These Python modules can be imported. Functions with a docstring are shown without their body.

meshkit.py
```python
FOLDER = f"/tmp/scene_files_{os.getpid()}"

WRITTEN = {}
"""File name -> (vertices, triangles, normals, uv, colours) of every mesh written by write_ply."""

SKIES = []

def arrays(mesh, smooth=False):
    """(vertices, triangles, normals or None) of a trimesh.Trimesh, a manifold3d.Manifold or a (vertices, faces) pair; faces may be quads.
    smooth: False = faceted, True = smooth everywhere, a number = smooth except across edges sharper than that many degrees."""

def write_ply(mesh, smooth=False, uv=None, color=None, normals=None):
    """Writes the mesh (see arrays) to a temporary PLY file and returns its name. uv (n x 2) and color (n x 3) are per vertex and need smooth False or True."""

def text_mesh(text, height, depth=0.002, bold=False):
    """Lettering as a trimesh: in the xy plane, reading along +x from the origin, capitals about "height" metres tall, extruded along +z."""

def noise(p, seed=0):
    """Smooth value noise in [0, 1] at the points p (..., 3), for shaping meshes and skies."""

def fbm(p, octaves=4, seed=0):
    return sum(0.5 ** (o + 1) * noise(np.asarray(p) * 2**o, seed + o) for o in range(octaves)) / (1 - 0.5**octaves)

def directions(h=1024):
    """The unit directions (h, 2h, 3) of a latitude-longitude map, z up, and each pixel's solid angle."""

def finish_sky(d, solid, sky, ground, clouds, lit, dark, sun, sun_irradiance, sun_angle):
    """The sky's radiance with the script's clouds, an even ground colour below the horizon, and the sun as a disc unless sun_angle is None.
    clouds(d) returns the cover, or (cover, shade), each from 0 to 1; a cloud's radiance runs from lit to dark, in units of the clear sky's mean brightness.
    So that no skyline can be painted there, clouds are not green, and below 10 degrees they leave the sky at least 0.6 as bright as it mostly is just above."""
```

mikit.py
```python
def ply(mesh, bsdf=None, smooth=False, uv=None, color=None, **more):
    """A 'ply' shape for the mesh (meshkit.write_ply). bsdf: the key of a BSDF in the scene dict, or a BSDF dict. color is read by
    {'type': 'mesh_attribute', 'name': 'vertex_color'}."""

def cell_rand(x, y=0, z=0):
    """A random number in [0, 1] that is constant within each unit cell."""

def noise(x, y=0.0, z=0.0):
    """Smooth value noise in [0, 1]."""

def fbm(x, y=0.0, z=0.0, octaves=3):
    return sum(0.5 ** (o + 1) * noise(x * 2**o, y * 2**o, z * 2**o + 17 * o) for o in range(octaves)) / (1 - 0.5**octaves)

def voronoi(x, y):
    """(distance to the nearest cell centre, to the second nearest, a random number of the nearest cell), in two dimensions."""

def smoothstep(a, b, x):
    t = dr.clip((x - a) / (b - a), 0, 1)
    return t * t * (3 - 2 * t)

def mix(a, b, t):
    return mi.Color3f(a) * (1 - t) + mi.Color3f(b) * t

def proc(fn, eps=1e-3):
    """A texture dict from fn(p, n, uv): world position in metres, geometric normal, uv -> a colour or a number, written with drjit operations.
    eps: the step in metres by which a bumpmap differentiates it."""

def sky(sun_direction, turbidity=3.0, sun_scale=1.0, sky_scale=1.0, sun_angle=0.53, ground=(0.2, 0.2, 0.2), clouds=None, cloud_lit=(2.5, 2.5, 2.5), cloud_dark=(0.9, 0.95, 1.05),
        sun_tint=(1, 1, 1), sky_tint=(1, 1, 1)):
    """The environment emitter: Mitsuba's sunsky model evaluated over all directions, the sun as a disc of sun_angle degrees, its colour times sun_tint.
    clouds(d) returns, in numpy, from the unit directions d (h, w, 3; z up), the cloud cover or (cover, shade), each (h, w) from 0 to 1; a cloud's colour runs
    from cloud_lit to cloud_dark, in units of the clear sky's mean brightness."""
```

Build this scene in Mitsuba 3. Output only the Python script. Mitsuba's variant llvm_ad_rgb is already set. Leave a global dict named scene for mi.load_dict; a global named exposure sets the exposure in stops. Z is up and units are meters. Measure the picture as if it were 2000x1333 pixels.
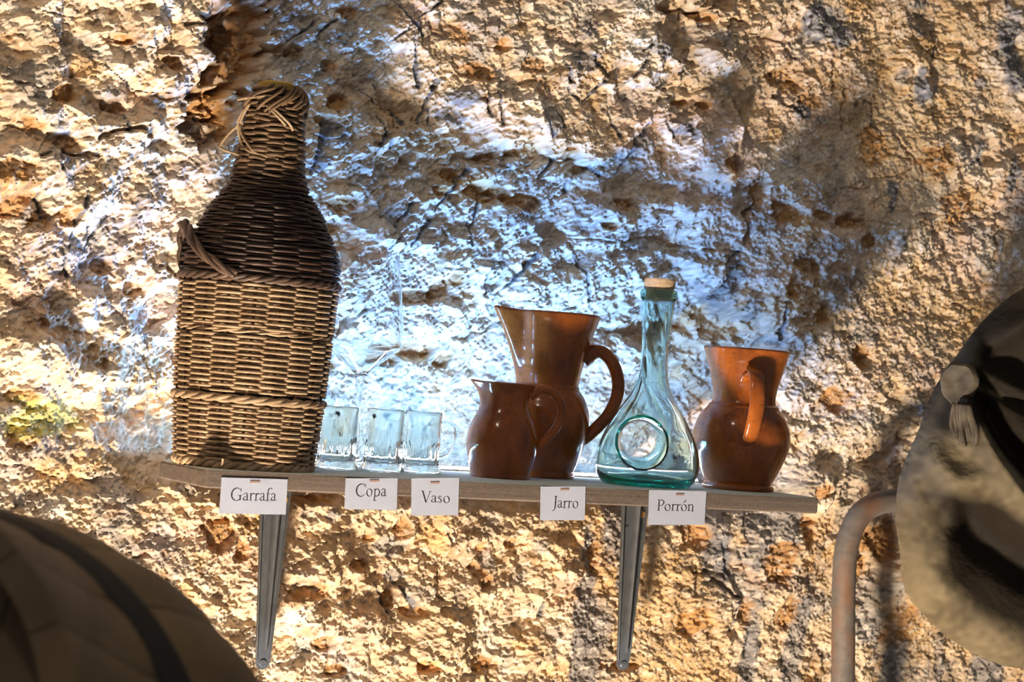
"""A display shelf of wine vessels fixed to a rough-hewn cellar wall. x runs along the shelf, y into the wall, z up; the origin is the shelf's front left top corner."""
import math
import random

import manifold3d as m3
import numpy as np
import shapely
import trimesh
from scipy.spatial import cKDTree
from shapely import affinity
from shapely.geometry import LineString, Point, Polygon

import drjit as dr
import mitsuba as mi
import mikit
from meshkit import fbm, noise

T = mi.ScalarTransform4f
scene, labels = {}, {}
rng = np.random.default_rng(11)

# ---------------------------------------------------------------- camera, lights, exposure
YAW, PITCH, ROLL = math.radians(28.7), math.radians(0.81), math.radians(4.16)
EYE = np.array([-0.807, -2.06, 0.112])
FORWARD = np.array([math.sin(YAW) * math.cos(PITCH), math.cos(YAW) * math.cos(PITCH), math.sin(PITCH)])
_right = np.array([math.cos(YAW), -math.sin(YAW), 0.0])
_up = np.cross(_right, FORWARD)
UP = -math.sin(ROLL) * _right + math.cos(ROLL) * _up
scene["camera"] = {
    "type": "thinlens", "fov": 25.06, "fov_axis": "x", "aperture_radius": 0.0038, "focus_distance": 2.42, "near_clip": 0.05, "far_clip": 50.0,
    "to_world": T().look_at(origin=EYE.tolist(), target=(EYE + FORWARD).tolist(), up=UP.tolist()),
}
exposure = 0.0
# dim light of the cellar behind the photographer
scene["room_light"] = {"type": "constant", "radiance": {"type": "rgb", "value": [0.150, 0.152, 0.165]}}
# warm lamp on the floor, left of and below the shelf; a weaker one high on the left
def bulb(name, at, radius, power, tint):
    scene[name] = {"type": "sphere", "center": list(at), "radius": radius, "emitter": {"type": "area", "radiance": {"type": "rgb", "value": [power * c for c in tint]}}}
    labels[name] = {"kind": "structure"}
bulb("floor_lamp_bulb", (-0.54, -0.90, -1.44), 0.12, 700.0, (1.0, 0.855, 0.70))
bulb("ceiling_lamp_bulb", (-0.75, -0.75, 1.25), 0.05, 120.0, (1.0, 0.84, 0.65))
LED_RADIANCE = [108.0, 250.0, 600.0]

# ---------------------------------------------------------------- helpers
def put(key, mesh, bsdf, smooth=False, label=None, category=None, group=None, kind=None, place=None, **more):
    if place is not None:
        more["to_world"] = place
    scene[key] = mikit.ply(mesh, bsdf, smooth=smooth, **more)
    tag(key, label, category, group, kind)


def tag(key, label=None, category=None, group=None, kind=None):
    said = {k: v for k, v in (("label", label), ("category", category), ("group", group), ("kind", kind)) if v}
    if said:
        labels[key] = said


def numbered(key):
    if key not in scene:
        return key
    k = 1
    while f"{key}_{k:03d}" in scene:
        k += 1
    return f"{key}_{k:03d}"


def standing(x, y, z=0.0, scale=1.0, lean=0.0):
    """Local frame of a vessel: X to the right and Y away as the shelf's visitor sees it, Z up."""
    return T().translate([x, y, z]).rotate([0, 0, 1], -math.degrees(YAW)).rotate([0, 1, 0], lean).scale(scale)


def smooth_curve(points, n):
    """Catmull-Rom curve through the points."""
    p = np.asarray(points, float)
    q = np.vstack([2 * p[0] - p[1], p, 2 * p[-1] - p[-2]])
    t = np.linspace(0, len(p) - 1 - 1e-9, n)
    i = t.astype(int)
    t = (t - i)[:, None]
    a, b, c, d = q[i], q[i + 1], q[i + 2], q[i + 3]
    return 0.5 * (2 * b + (c - a) * t + (2 * a - 5 * b + 4 * c - d) * t**2 + (3 * b - a - 3 * c + d) * t**3)


def sweep(points, a, b=None, sides=8, up=(0, 0, 1), closed=False, caps=True):
    """A tube with an elliptic section (half axes a along the side, b along 'up') through the points."""
    p = np.asarray(points, float)
    n = len(p)
    b = a if b is None else b
    a, b = (np.broadcast_to(np.asarray(x, float), (n,)) for x in (a, b))
    t = np.roll(p, -1, 0) - np.roll(p, 1, 0) if closed else np.gradient(p, axis=0)
    t /= np.linalg.norm(t, axis=1, keepdims=True) + 1e-12
    s = np.cross(t, np.asarray(up, float))
    s /= np.linalg.norm(s, axis=1, keepdims=True) + 1e-9
    w = np.cross(s, t)
    ang = np.arange(sides) * 2 * np.pi / sides
    v = p[:, None] + np.cos(ang)[None, :, None] * (s * a[:, None])[:, None] + np.sin(ang)[None, :, None] * (w * b[:, None])[:, None]
    rows = n if closed else n - 1
    i, j = np.meshgrid(np.arange(rows), np.arange(sides), indexing="ij")
    k, l = (i + 1) % n, (j + 1) % sides
    f = np.stack([i * sides + j, k * sides + j, k * sides + l, i * sides + l], -1).reshape(-1, 4)
    f = np.vstack([f[:, [0, 1, 2]], f[:, [0, 2, 3]]])
    v = v.reshape(-1, 3)
    if not closed and caps:
        v = np.vstack([v, p[0], p[-1]])
        j = np.arange(sides)
        l = (j + 1) % sides
        f = np.vstack([f, np.stack([j, l, np.full(sides, len(v) - 2)], 1), np.stack([(n - 1) * sides + l, (n - 1) * sides + j, np.full(sides, len(v) - 1)], 1)])
    m = trimesh.Trimesh(v, f, process=False)
    if m.volume < 0:
        m.invert()
    return m


def lathe(profile, n=96, fn=None):
    """Turns (r, z) points about z; points with r = 0 become poles. fn(r, z, angle) may move the points first."""
    p = np.asarray(profile, float)
    ang = np.arange(n) * 2 * np.pi / n
    r, z, g = np.broadcast_arrays(p[:, :1], p[:, 1:2], ang[None])
    if fn:
        r, z = fn(r.copy(), z.copy(), g)
    v = np.stack([r * np.cos(g), r * np.sin(g), z], -1).reshape(-1, 3)
    i, j = np.meshgrid(np.arange(len(p) - 1), np.arange(n), indexing="ij")
    l = (j + 1) % n
    f = np.stack([i * n + j, i * n + l, (i + 1) * n + l, (i + 1) * n + j], -1).reshape(-1, 4)
    m = trimesh.Trimesh(v, np.vstack([f[:, [0, 1, 2]], f[:, [0, 2, 3]]]), process=False)
    m.merge_vertices(digits_vertex=7)
    m.update_faces(m.nondegenerate_faces())
    if m.volume < 0:
        m.invert()
    return m


def dense(profile, n):
    """Resamples a list of (r, z) corner points to n points along a smooth curve."""
    return smooth_curve(profile, n)


def rounded_box(sx, sy, sz, c):
    """A box from the origin with chamfered edges."""
    v = [(x, y, z) for x, y, z in np.ndindex(2, 2, 2)]
    pts = []
    for q in v:
        q = np.array(q)
        for k in range(3):
            d = np.full(3, c)
            d[k] = 0
            pts.append(np.where(q == 1, np.array([sx, sy, sz]) - d, d))
    return trimesh.convex.convex_hull(np.array(pts))


def join(parts):
    return trimesh.util.concatenate(parts)


def moved(mesh, x=0, y=0, z=0):
    m = mesh.copy()
    m.apply_translation([x, y, z])
    return m


# ---------------------------------------------------------------- materials
def rgb(*c):
    return {"type": "rgb", "value": list(c)}


def material(name, color, rough, spec=0.5, bump=None, depth=0.0, two=True, eps=1e-3, **more):
    b = {"type": "principled", "base_color": color if isinstance(color, dict) else rgb(*color), "roughness": rough, "specular": spec, **more}
    if bump:
        b = {"type": "bumpmap", "arbitrary": mikit.proc(bump, eps), "scale": depth, "bsdf": b}
    scene[name] = {"type": "twosided", "bsdf": b} if two else b


def wood_color(p, n, uv):
    g = mikit.fbm(p.x * 9, p.y * 160, p.z * 260, 3)
    d = mikit.noise(p.x * 700, p.y * 700, p.z * 700)
    edge = mikit.mix(mi.Color3f(0.080, 0.056, 0.040), mi.Color3f(0.18, 0.137, 0.105), dr.clip(0.75 * g + 0.5 * d - 0.1, 0, 1))
    # pale green light bounced from the wall is painted into the top
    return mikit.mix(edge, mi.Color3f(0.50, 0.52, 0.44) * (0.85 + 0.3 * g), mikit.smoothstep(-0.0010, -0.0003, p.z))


def wood_bump(p, n, uv):
    return mikit.fbm(p.x * 14, p.y * 300, p.z * 420, 2)


def cask_color(p, n, uv):
    g = mikit.fbm(p.x * 22, p.y * 9, p.z * 22, 3)
    return mikit.mix(mi.Color3f(0.07, 0.040, 0.012), mi.Color3f(0.15, 0.092, 0.035), dr.clip(1.8 * g - 0.45, 0, 1))


def glaze_color(p, n, uv):
    g = mikit.fbm(p.x * 60, p.y * 60, p.z * 24, 3)
    s = mikit.smoothstep(0.72, 0.8, mikit.noise(p.x * 420, p.y * 420, p.z * 420))
    c = mikit.mix(mi.Color3f(0.15, 0.034, 0.005), mi.Color3f(0.37, 0.097, 0.014), dr.clip(1.7 * g - 0.35, 0, 1))
    return mikit.mix(c, mi.Color3f(0.07, 0.018, 0.005), 0.35 * s)


def glaze_bump(p, n, uv):
    return mikit.fbm(p.x * 50, p.y * 50, p.z * 130, 2)


def reed(low, high):
    def fn(p, n, uv):
        g = mikit.noise(p.x * 90, p.y * 90, p.z * 60) * 0.6 + 0.4 * mikit.noise(p.x * 900, p.y * 900, p.z * 900)
        return mikit.mix(mi.Color3f(*low), mi.Color3f(*high), dr.clip(1.5 * g - 0.25, 0, 1))
    return fn


def steel_color(p, n, uv):
    g = mikit.noise(p.x * 160, p.y * 160, p.z * 90)
    lower_end = mikit.smoothstep(-0.15, -0.19, p.z + 0.02 * g)  # paler towards the bracket's foot
    c = mikit.mix(mi.Color3f(0.06, 0.062, 0.062), mi.Color3f(0.095, 0.097, 0.095), g)
    return mikit.mix(c, mi.Color3f(0.12, 0.13, 0.145), lower_end)


def steel_rough(p, n, uv):
    return 0.55 - 0.27 * mikit.smoothstep(-0.145, -0.17, p.z + 0.02 * mikit.noise(p.x * 160, p.y * 160, p.z * 90))


def steel_bump(p, n, uv):
    return mikit.smoothstep(-0.14, -0.17, p.z) * mikit.fbm(p.x * 130, p.y * 130, p.z * 110, 2) + 0.1 * mikit.noise(p.x * 700, p.y * 700, p.z * 700)


def rust_color(p, n, uv):
    g = mikit.fbm(p.x * 30, p.y * 30, p.z * 16, 3)
    f = mikit.fbm(p.x * 140, p.y * 140, p.z * 140, 4)
    c = mikit.mix(mi.Color3f(0.10, 0.082, 0.066), mi.Color3f(0.20, 0.165, 0.135), f)
    return mikit.mix(c, mi.Color3f(0.22, 0.10, 0.045), 0.7 * mikit.smoothstep(0.50, 0.72, g))


def hide_color(p, n, uv):
    g = mikit.fbm(p.x * 60, p.y * 60, p.z * 60, 3)
    return mikit.mix(mi.Color3f(0.035, 0.025, 0.014), mi.Color3f(0.125, 0.098, 0.06), dr.clip(1.7 * g - 0.35, 0, 1))


def hide_bump(p, n, uv):
    return mikit.fbm(p.x * 160, p.y * 160, p.z * 160, 3)


def cork_color(p, n, uv):
    return mikit.mix(mi.Color3f(0.30, 0.19, 0.10), mi.Color3f(0.58, 0.42, 0.26), mikit.fbm(p.x * 500, p.y * 500, p.z * 500, 2))


def rock_bump(p, n, uv):
    return mikit.fbm(p.x * 420, p.y * 420, p.z * 420, 3)


scene["rock"] = {"type": "twosided", "bsdf": {"type": "bumpmap", "arbitrary": mikit.proc(rock_bump, 6e-4), "scale": 0.0024, "bsdf": {"type": "diffuse", "reflectance": {"type": "mesh_attribute", "name": "vertex_color"}}}}
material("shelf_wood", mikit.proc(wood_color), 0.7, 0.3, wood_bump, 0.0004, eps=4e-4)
material("cask_wood", mikit.proc(cask_color), 0.65, 0.35)
material("cask_hoop", (0.006, 0.005, 0.004), 0.7, 0.3)
material("glaze", mikit.proc(glaze_color), 0.16, 0.5, glaze_bump, 0.0006, eps=6e-4)
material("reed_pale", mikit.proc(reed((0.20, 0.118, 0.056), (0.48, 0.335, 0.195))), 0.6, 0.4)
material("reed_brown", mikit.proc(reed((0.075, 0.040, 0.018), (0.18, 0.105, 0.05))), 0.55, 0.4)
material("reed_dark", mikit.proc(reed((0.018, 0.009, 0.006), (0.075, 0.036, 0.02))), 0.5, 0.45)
material("reed_mid", mikit.proc(reed((0.045, 0.025, 0.015), (0.13, 0.075, 0.045))), 0.5, 0.45)
material("bottle_dark", (0.012, 0.009, 0.006), 0.4, 0.4)
material("wax", (0.42, 0.26, 0.05), 0.7, 0.3)
material("steel", mikit.proc(steel_color), mikit.proc(steel_rough), 0.5, steel_bump, 0.0012, metallic=0.2)
material("screw_brass", (0.50, 0.27, 0.10), 0.4, 0.5, metallic=0.7)
material("rust", mikit.proc(rust_color), 0.6, 0.4)
material("hide", {"type": "mesh_attribute", "name": "vertex_color"}, 0.72, 0.12, hide_bump, 0.0016, eps=8e-4)
material("hide_plain", mikit.proc(hide_color), 0.7, 0.3, hide_bump, 0.0012, eps=8e-4)
material("cork", mikit.proc(cork_color), 0.85, 0.2)
material("paper", (0.40, 0.415, 0.475), 0.9, 0.1)
material("ink", (0.03, 0.03, 0.035), 0.8, 0.1)
material("staple_metal", (0.30, 0.20, 0.16), 0.45, 0.5)
scene["clear_glass"] = {"type": "dielectric", "int_ior": 1.5, "ext_ior": 1.0, "specular_transmittance": rgb(0.997, 0.998, 0.998)}
scene["mug_glass"] = {"type": "dielectric", "int_ior": 1.5, "ext_ior": 1.0, "specular_transmittance": rgb(0.975, 0.996, 0.978)}
scene["teal_glass"] = {"type": "dielectric", "int_ior": 1.5, "ext_ior": 1.0, "specular_transmittance": rgb(0.985, 0.998, 0.997)}
scene["teal_inside"] = {"type": "homogeneous", "albedo": 0.0, "sigma_t": rgb(0.92, 0.10, 0.16), "scale": 75.0}

# ---------------------------------------------------------------- the cellar wall
# Marks of the rock, and shade painted on it, in metres on the wall (x, z): pick grooves and cracks (x0, z0, x1, z1, half width[, depth]); patches (x, z, rx, rz, strength or depth)
GROOVES = [
    (0.2684, 0.5132, 0.3159, 0.4817, 0.0025), (0.3073, 0.5016, 0.3369, 0.523, 0.002), (0.2721, 0.4684, 0.2921, 0.4847, 0.0017), (0.3056, 0.4671, 0.3185, 0.426, 0.004), (0.322, 0.3835, 0.3372, 0.4323, 0.0029), (0.3368, 0.3749, 0.332, 0.4018, 0.002),
    (0.4052, 0.4367, 0.4161, 0.3921, 0.0026), (0.3959, 0.4292, 0.4002, 0.4013, 0.0023), (0.2669, 0.3856, 0.2864, 0.3538, 0.0025), (0.2685, 0.3433, 0.2777, 0.3681, 0.0023), (0.2948, 0.3974, 0.305, 0.3815, 0.0026), (0.2466, 0.4131, 0.264, 0.3982, 0.0023),
    (0.1992, 0.315, 0.2106, 0.3705, 0.0045), (0.2956, 0.2417, 0.3268, 0.2942, 0.0026), (0.3561, 0.2885, 0.3909, 0.3394, 0.0029), (0.405, 0.2562, 0.4109, 0.3043, 0.0026), (0.3332, 0.2473, 0.3544, 0.2774, 0.0034), (0.1827, 0.4592, 0.2082, 0.4839, 0.0019),
    (0.1498, 0.4493, 0.1836, 0.4789, 0.0019), (0.486, 0.471, 0.4977, 0.453, 0.0032), (0.4956, 0.4456, 0.5174, 0.4305, 0.0027), (0.5229, 0.4294, 0.546, 0.459, 0.0027), (0.5231, 0.4847, 0.5532, 0.4641, 0.0024), (0.573, 0.4534, 0.6015, 0.4907, 0.0021),
    (0.5898, 0.4958, 0.6023, 0.5065, 0.0027), (0.6342, 0.5083, 0.6556, 0.4861, 0.0033), (0.4831, 0.4158, 0.4994, 0.4, 0.0026), (0.4636, 0.4064, 0.4801, 0.3866, 0.0038), (0.5623, 0.4228, 0.5798, 0.3979, 0.003), (0.5817, 0.3507, 0.6157, 0.4153, 0.0039),
    (0.6337, 0.4222, 0.6537, 0.4063, 0.0024), (0.6713, 0.429, 0.6783, 0.4066, 0.0027), (0.4796, 0.3359, 0.4978, 0.362, 0.0029), (0.5201, 0.3401, 0.526, 0.3271, 0.0027), (0.5438, 0.3622, 0.5609, 0.3486, 0.0021), (-0.109, 0.2703, -0.0968, 0.2378, 0.0024),
    (-0.0698, 0.205, -0.0536, 0.2643, 0.0024), (-0.0468, 0.2049, -0.0235, 0.2471, 0.0029), (-0.0189, 0.3518, -0.0137, 0.3364, 0.0027), (-0.0763, 0.2049, -0.0635, 0.1796, 0.0024), (-0.0948, 0.3033, -0.0893, 0.2881, 0.0021), (0.4613, 0.2004, 0.4976, 0.2504, 0.0035),
    (0.4015, 0.2825, 0.4104, 0.2543, 0.0023), (0.5442, 0.2665, 0.5842, 0.2042, 0.0027), (0.4353, 0.2333, 0.441, 0.2046, 0.0023), (0.6745, 0.2296, 0.7185, 0.1841, 0.0024), (0.8348, 0.2239, 0.8348, 0.1801, 0.0037), (0.7525, 0.2606, 0.7732, 0.281, 0.0025),
    (1.0373, 0.5836, 1.0418, 0.5517, 0.0019), (1.1202, 0.4501, 1.1267, 0.4245, 0.0026), (0.5439, -0.1402, 0.5429, -0.1698, 0.0027), (0.78, -0.0589, 0.7922, -0.1143, 0.0028), (0.8024, -0.145, 0.7996, -0.1822, 0.0022), (0.3448, -0.1293, 0.3796, -0.1631, 0.0034),
    (0.32, -0.1355, 0.3417, -0.1694, 0.0023), (0.4077, -0.0703, 0.4156, -0.0874, 0.0014),
]
CREVICES = [
    (0.0675, 0.3893, 0.1051, 0.4955, 0.0071, 0.022), (0.0495, 0.4555, 0.0865, 0.4791, 0.0024, 0.008), (0.7737, 0.3616, 0.7748, 0.3059, 0.0037, 0.012), (0.7733, 0.5403, 0.8252, 0.5197, 0.0022, 0.006), (0.619, 0.5449, 0.6974, 0.5589, 0.003, 0.009), (0.6468, 0.5549, 0.7584, 0.5395, 0.0021, 0.006),
    (0.802, 0.4705, 0.8488, 0.4605, 0.0022, 0.006), (0.9327, 0.4864, 0.9631, 0.4581, 0.0025, 0.008), (0.9827, 0.4636, 1.0186, 0.4257, 0.0026, 0.006), (1.0272, 0.4202, 1.0341, 0.3983, 0.0016, 0.005), (-0.0481, 0.3351, 0.0124, 0.3474, 0.0032, 0.012), (-0.1002, 0.3028, -0.0519, 0.3134, 0.0032, 0.01),
    (-0.143, 0.3711, -0.1112, 0.3751, 0.0021, 0.006), (0.0509, 0.3655, 0.0864, 0.3561, 0.0027, 0.009), (0.2284, 0.4541, 0.2466, 0.4593, 0.0017, 0.005), (0.8826, 0.5183, 0.8959, 0.501, 0.0019, 0.005), (1.1578, 0.3617, 1.1693, 0.3099, 0.0026, 0.008), (0.9047, 0.4894, 0.9109, 0.4457, 0.0019, 0.006),
    (0.4255, 0.151, 0.5708, 0.1972, 0.0029, 0.006), (0.2592, 0.1504, 0.2946, 0.1757, 0.0028, 0.006), (0.6833, -0.0436, 0.7646, -0.0532, 0.0024, 0.006), (0.3952, -0.1168, 0.4046, -0.1513, 0.0026, 0.008), (0.7472, -0.1091, 0.8099, -0.1449, 0.0028, 0.008), (0.8707, -0.0561, 0.9004, -0.0426, 0.0028, 0.007),
]
SOOT_AND_SHADE = [
    (0.8473, 0.5672, 0.0264, 0.0283, 1), (0.8855, 0.5566, 0.0266, 0.0158, 1), (0.8771, 0.5808, 0.021, 0.0126, 0.8), (1.0209, 0.5101, 0.0157, 0.0271, 1), (1.0478, 0.5122, 0.01, 0.0078, 0.9), (0.994, 0.5197, 0.0114, 0.0142, 0.6),
    (1.1493, 0.5988, 0.0219, 0.0396, 1), (1.1619, 0.5541, 0.019, 0.0397, 1), (1.1173, 0.5287, 0.0102, 0.0092, 0.8), (1.1209, 0.4423, 0.0102, 0.0236, 1), (1.172, 0.4128, 0.0102, 0.0331, 1), (1.1676, 0.3295, 0.0058, 0.0264, 0.8),
    (0.9863, 0.3772, 0.0142, 0.0141, 1), (0.9855, 0.3591, 0.0092, 0.0154, 1), (0.8398, 0.4576, 0.0208, 0.0088, 0.9), (0.8728, 0.4526, 0.0098, 0.0063, 0.7), (1.0004, 0.3091, 0.0099, 0.0154, 0.8), (1.0101, 0.6135, 0.0171, 0.009, 0.8),
    (1.013, 0.5803, 0.0071, 0.0078, 0.8), (0.8925, 0.4056, 0.0056, 0.0253, 0.4), (0.5166, 0.5129, 0.017, 0.0201, 0.8), (0.5161, 0.4784, 0.0314, 0.0154, 0.8), (0.3675, 0.4176, 0.0255, 0.0173, 1), (0.3595, 0.3965, 0.0216, 0.0115, 0.9),
    (0.2177, 0.359, 0.021, 0.0168, 0.8), (0.208, 0.3266, 0.0148, 0.0134, 0.9), (0.6211, 0.5029, 0.0147, 0.0157, 0.9), (0.6622, 0.417, 0.0188, 0.0109, 0.9), (0.6143, 0.3904, 0.02, 0.0132, 0.7), (0.5801, 0.3775, 0.0159, 0.012, 0.6),
    (0.4751, 0.3984, 0.0156, 0.0141, 0.7), (0.1785, 0.467, 0.0369, 0.0223, 0.6), (0.1696, 0.4269, 0.0368, 0.0222, 0.5), (0.2207, 0.4727, 0.0149, 0.0224, 0.5), (0.237, 0.4243, 0.0249, 0.0225, 0.4), (0.3327, 0.4879, 0.0253, 0.0172, 0.5),
    (0.7657, 0.237, 0.0191, 0.037, 0.8), (0.7939, 0.2145, 0.0123, 0.0248, 0.5), (0.8797, 0.2842, 0.0348, 0.0252, 0.4), (0.9218, 0.2498, 0.042, 0.0317, 0.5), (0.9577, 0.2017, 0.0211, 0.0255, 0.5), (0.7205, 0.2886, 0.0163, 0.0184, 0.4),
    (0.9134, 0.1667, 0.021, 0.0316, 0.3), (0.2589, -0.0591, 0.0149, 0.009, 0.8), (0.2269, -0.0591, 0.0074, 0.0111, 0.4), (0.3389, -0.0952, 0.0251, 0.0148, 0.7), (0.3444, -0.1236, 0.0189, 0.008, 0.7), (0.3782, -0.1459, 0.0316, 0.0114, 0.5),
    (0.7827, -0.0897, 0.0109, 0.0369, 0.7), (0.8239, -0.0887, 0.0137, 0.0186, 0.5), (0.4667, -0.1065, 0.0129, 0.0128, 0.7), (0.5053, -0.1262, 0.0155, 0.0117, 0.4), (0.8325, -0.1882, 0.0151, 0.0248, 0.5), (0.5549, -0.1904, 0.0131, 0.0094, 0.4),
    (0.6214, -0.0698, 0.0093, 0.018, 0.3), (0.0089, 0.3201, 0.0261, 0.0161, 0.5), (0.0275, 0.3006, 0.0238, 0.0216, 0.6), (0.0135, 0.2614, 0.0119, 0.0269, 0.7), (-0.0113, 0.2911, 0.0118, 0.016, 0.5), (-0.0895, 0.3039, 0.0175, 0.0084, 0.5),
    (-0.0721, 0.29, 0.0175, 0.0158, 0.4), (-0.0341, 0.3687, 0.0295, 0.0107, 0.5), (-0.016, 0.4218, 0.0118, 0.0086, 0.5), (0.0437, 0.3836, 0.0239, 0.0162, 0.5), (0.0642, 0.3426, 0.03, 0.0217, 0.5), (0.0587, 0.3039, 0.024, 0.0163, 0.6),
    (-0.1135, 0.1964, 0.0231, 0.0209, 0.35), (-0.011, 0.2161, 0.0295, 0.032, 0.35), (0.0004, 0.1421, 0.0118, 0.0267, 0.3), (0.0293, 0.1335, 0.0143, 0.0323, 0.3), (0.0013, -0.0827, 0.0177, 0.0107, 0.6), (0.0133, -0.0931, 0.0142, 0.0107, 0.6),
    (0.0799, -0.0369, 0.018, 0.0087, 0.6), (-0.1072, -0.0232, 0.0231, 0.0157, 0.5), (-0.0941, -0.0542, 0.0231, 0.0105, 0.5), (0.0616, -0.0592, 0.0084, 0.0129, 0.4), (0.3485, 0.0595, 0.0189, 0.0171, 0.5), (0.3797, 0.0728, 0.0152, 0.023, 0.6),
    (0.2579, 0.3195, 0.0374, 0.0225, 0.4), (0.3114, 0.2796, 0.0252, 0.0228, 0.4), (0.5619, 0.3039, 0.0395, 0.0238, 0.35), (0.6136, 0.2727, 0.0399, 0.024, 0.3), (0.4745, 0.2836, 0.0324, 0.0176, 0.4),
]
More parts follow.
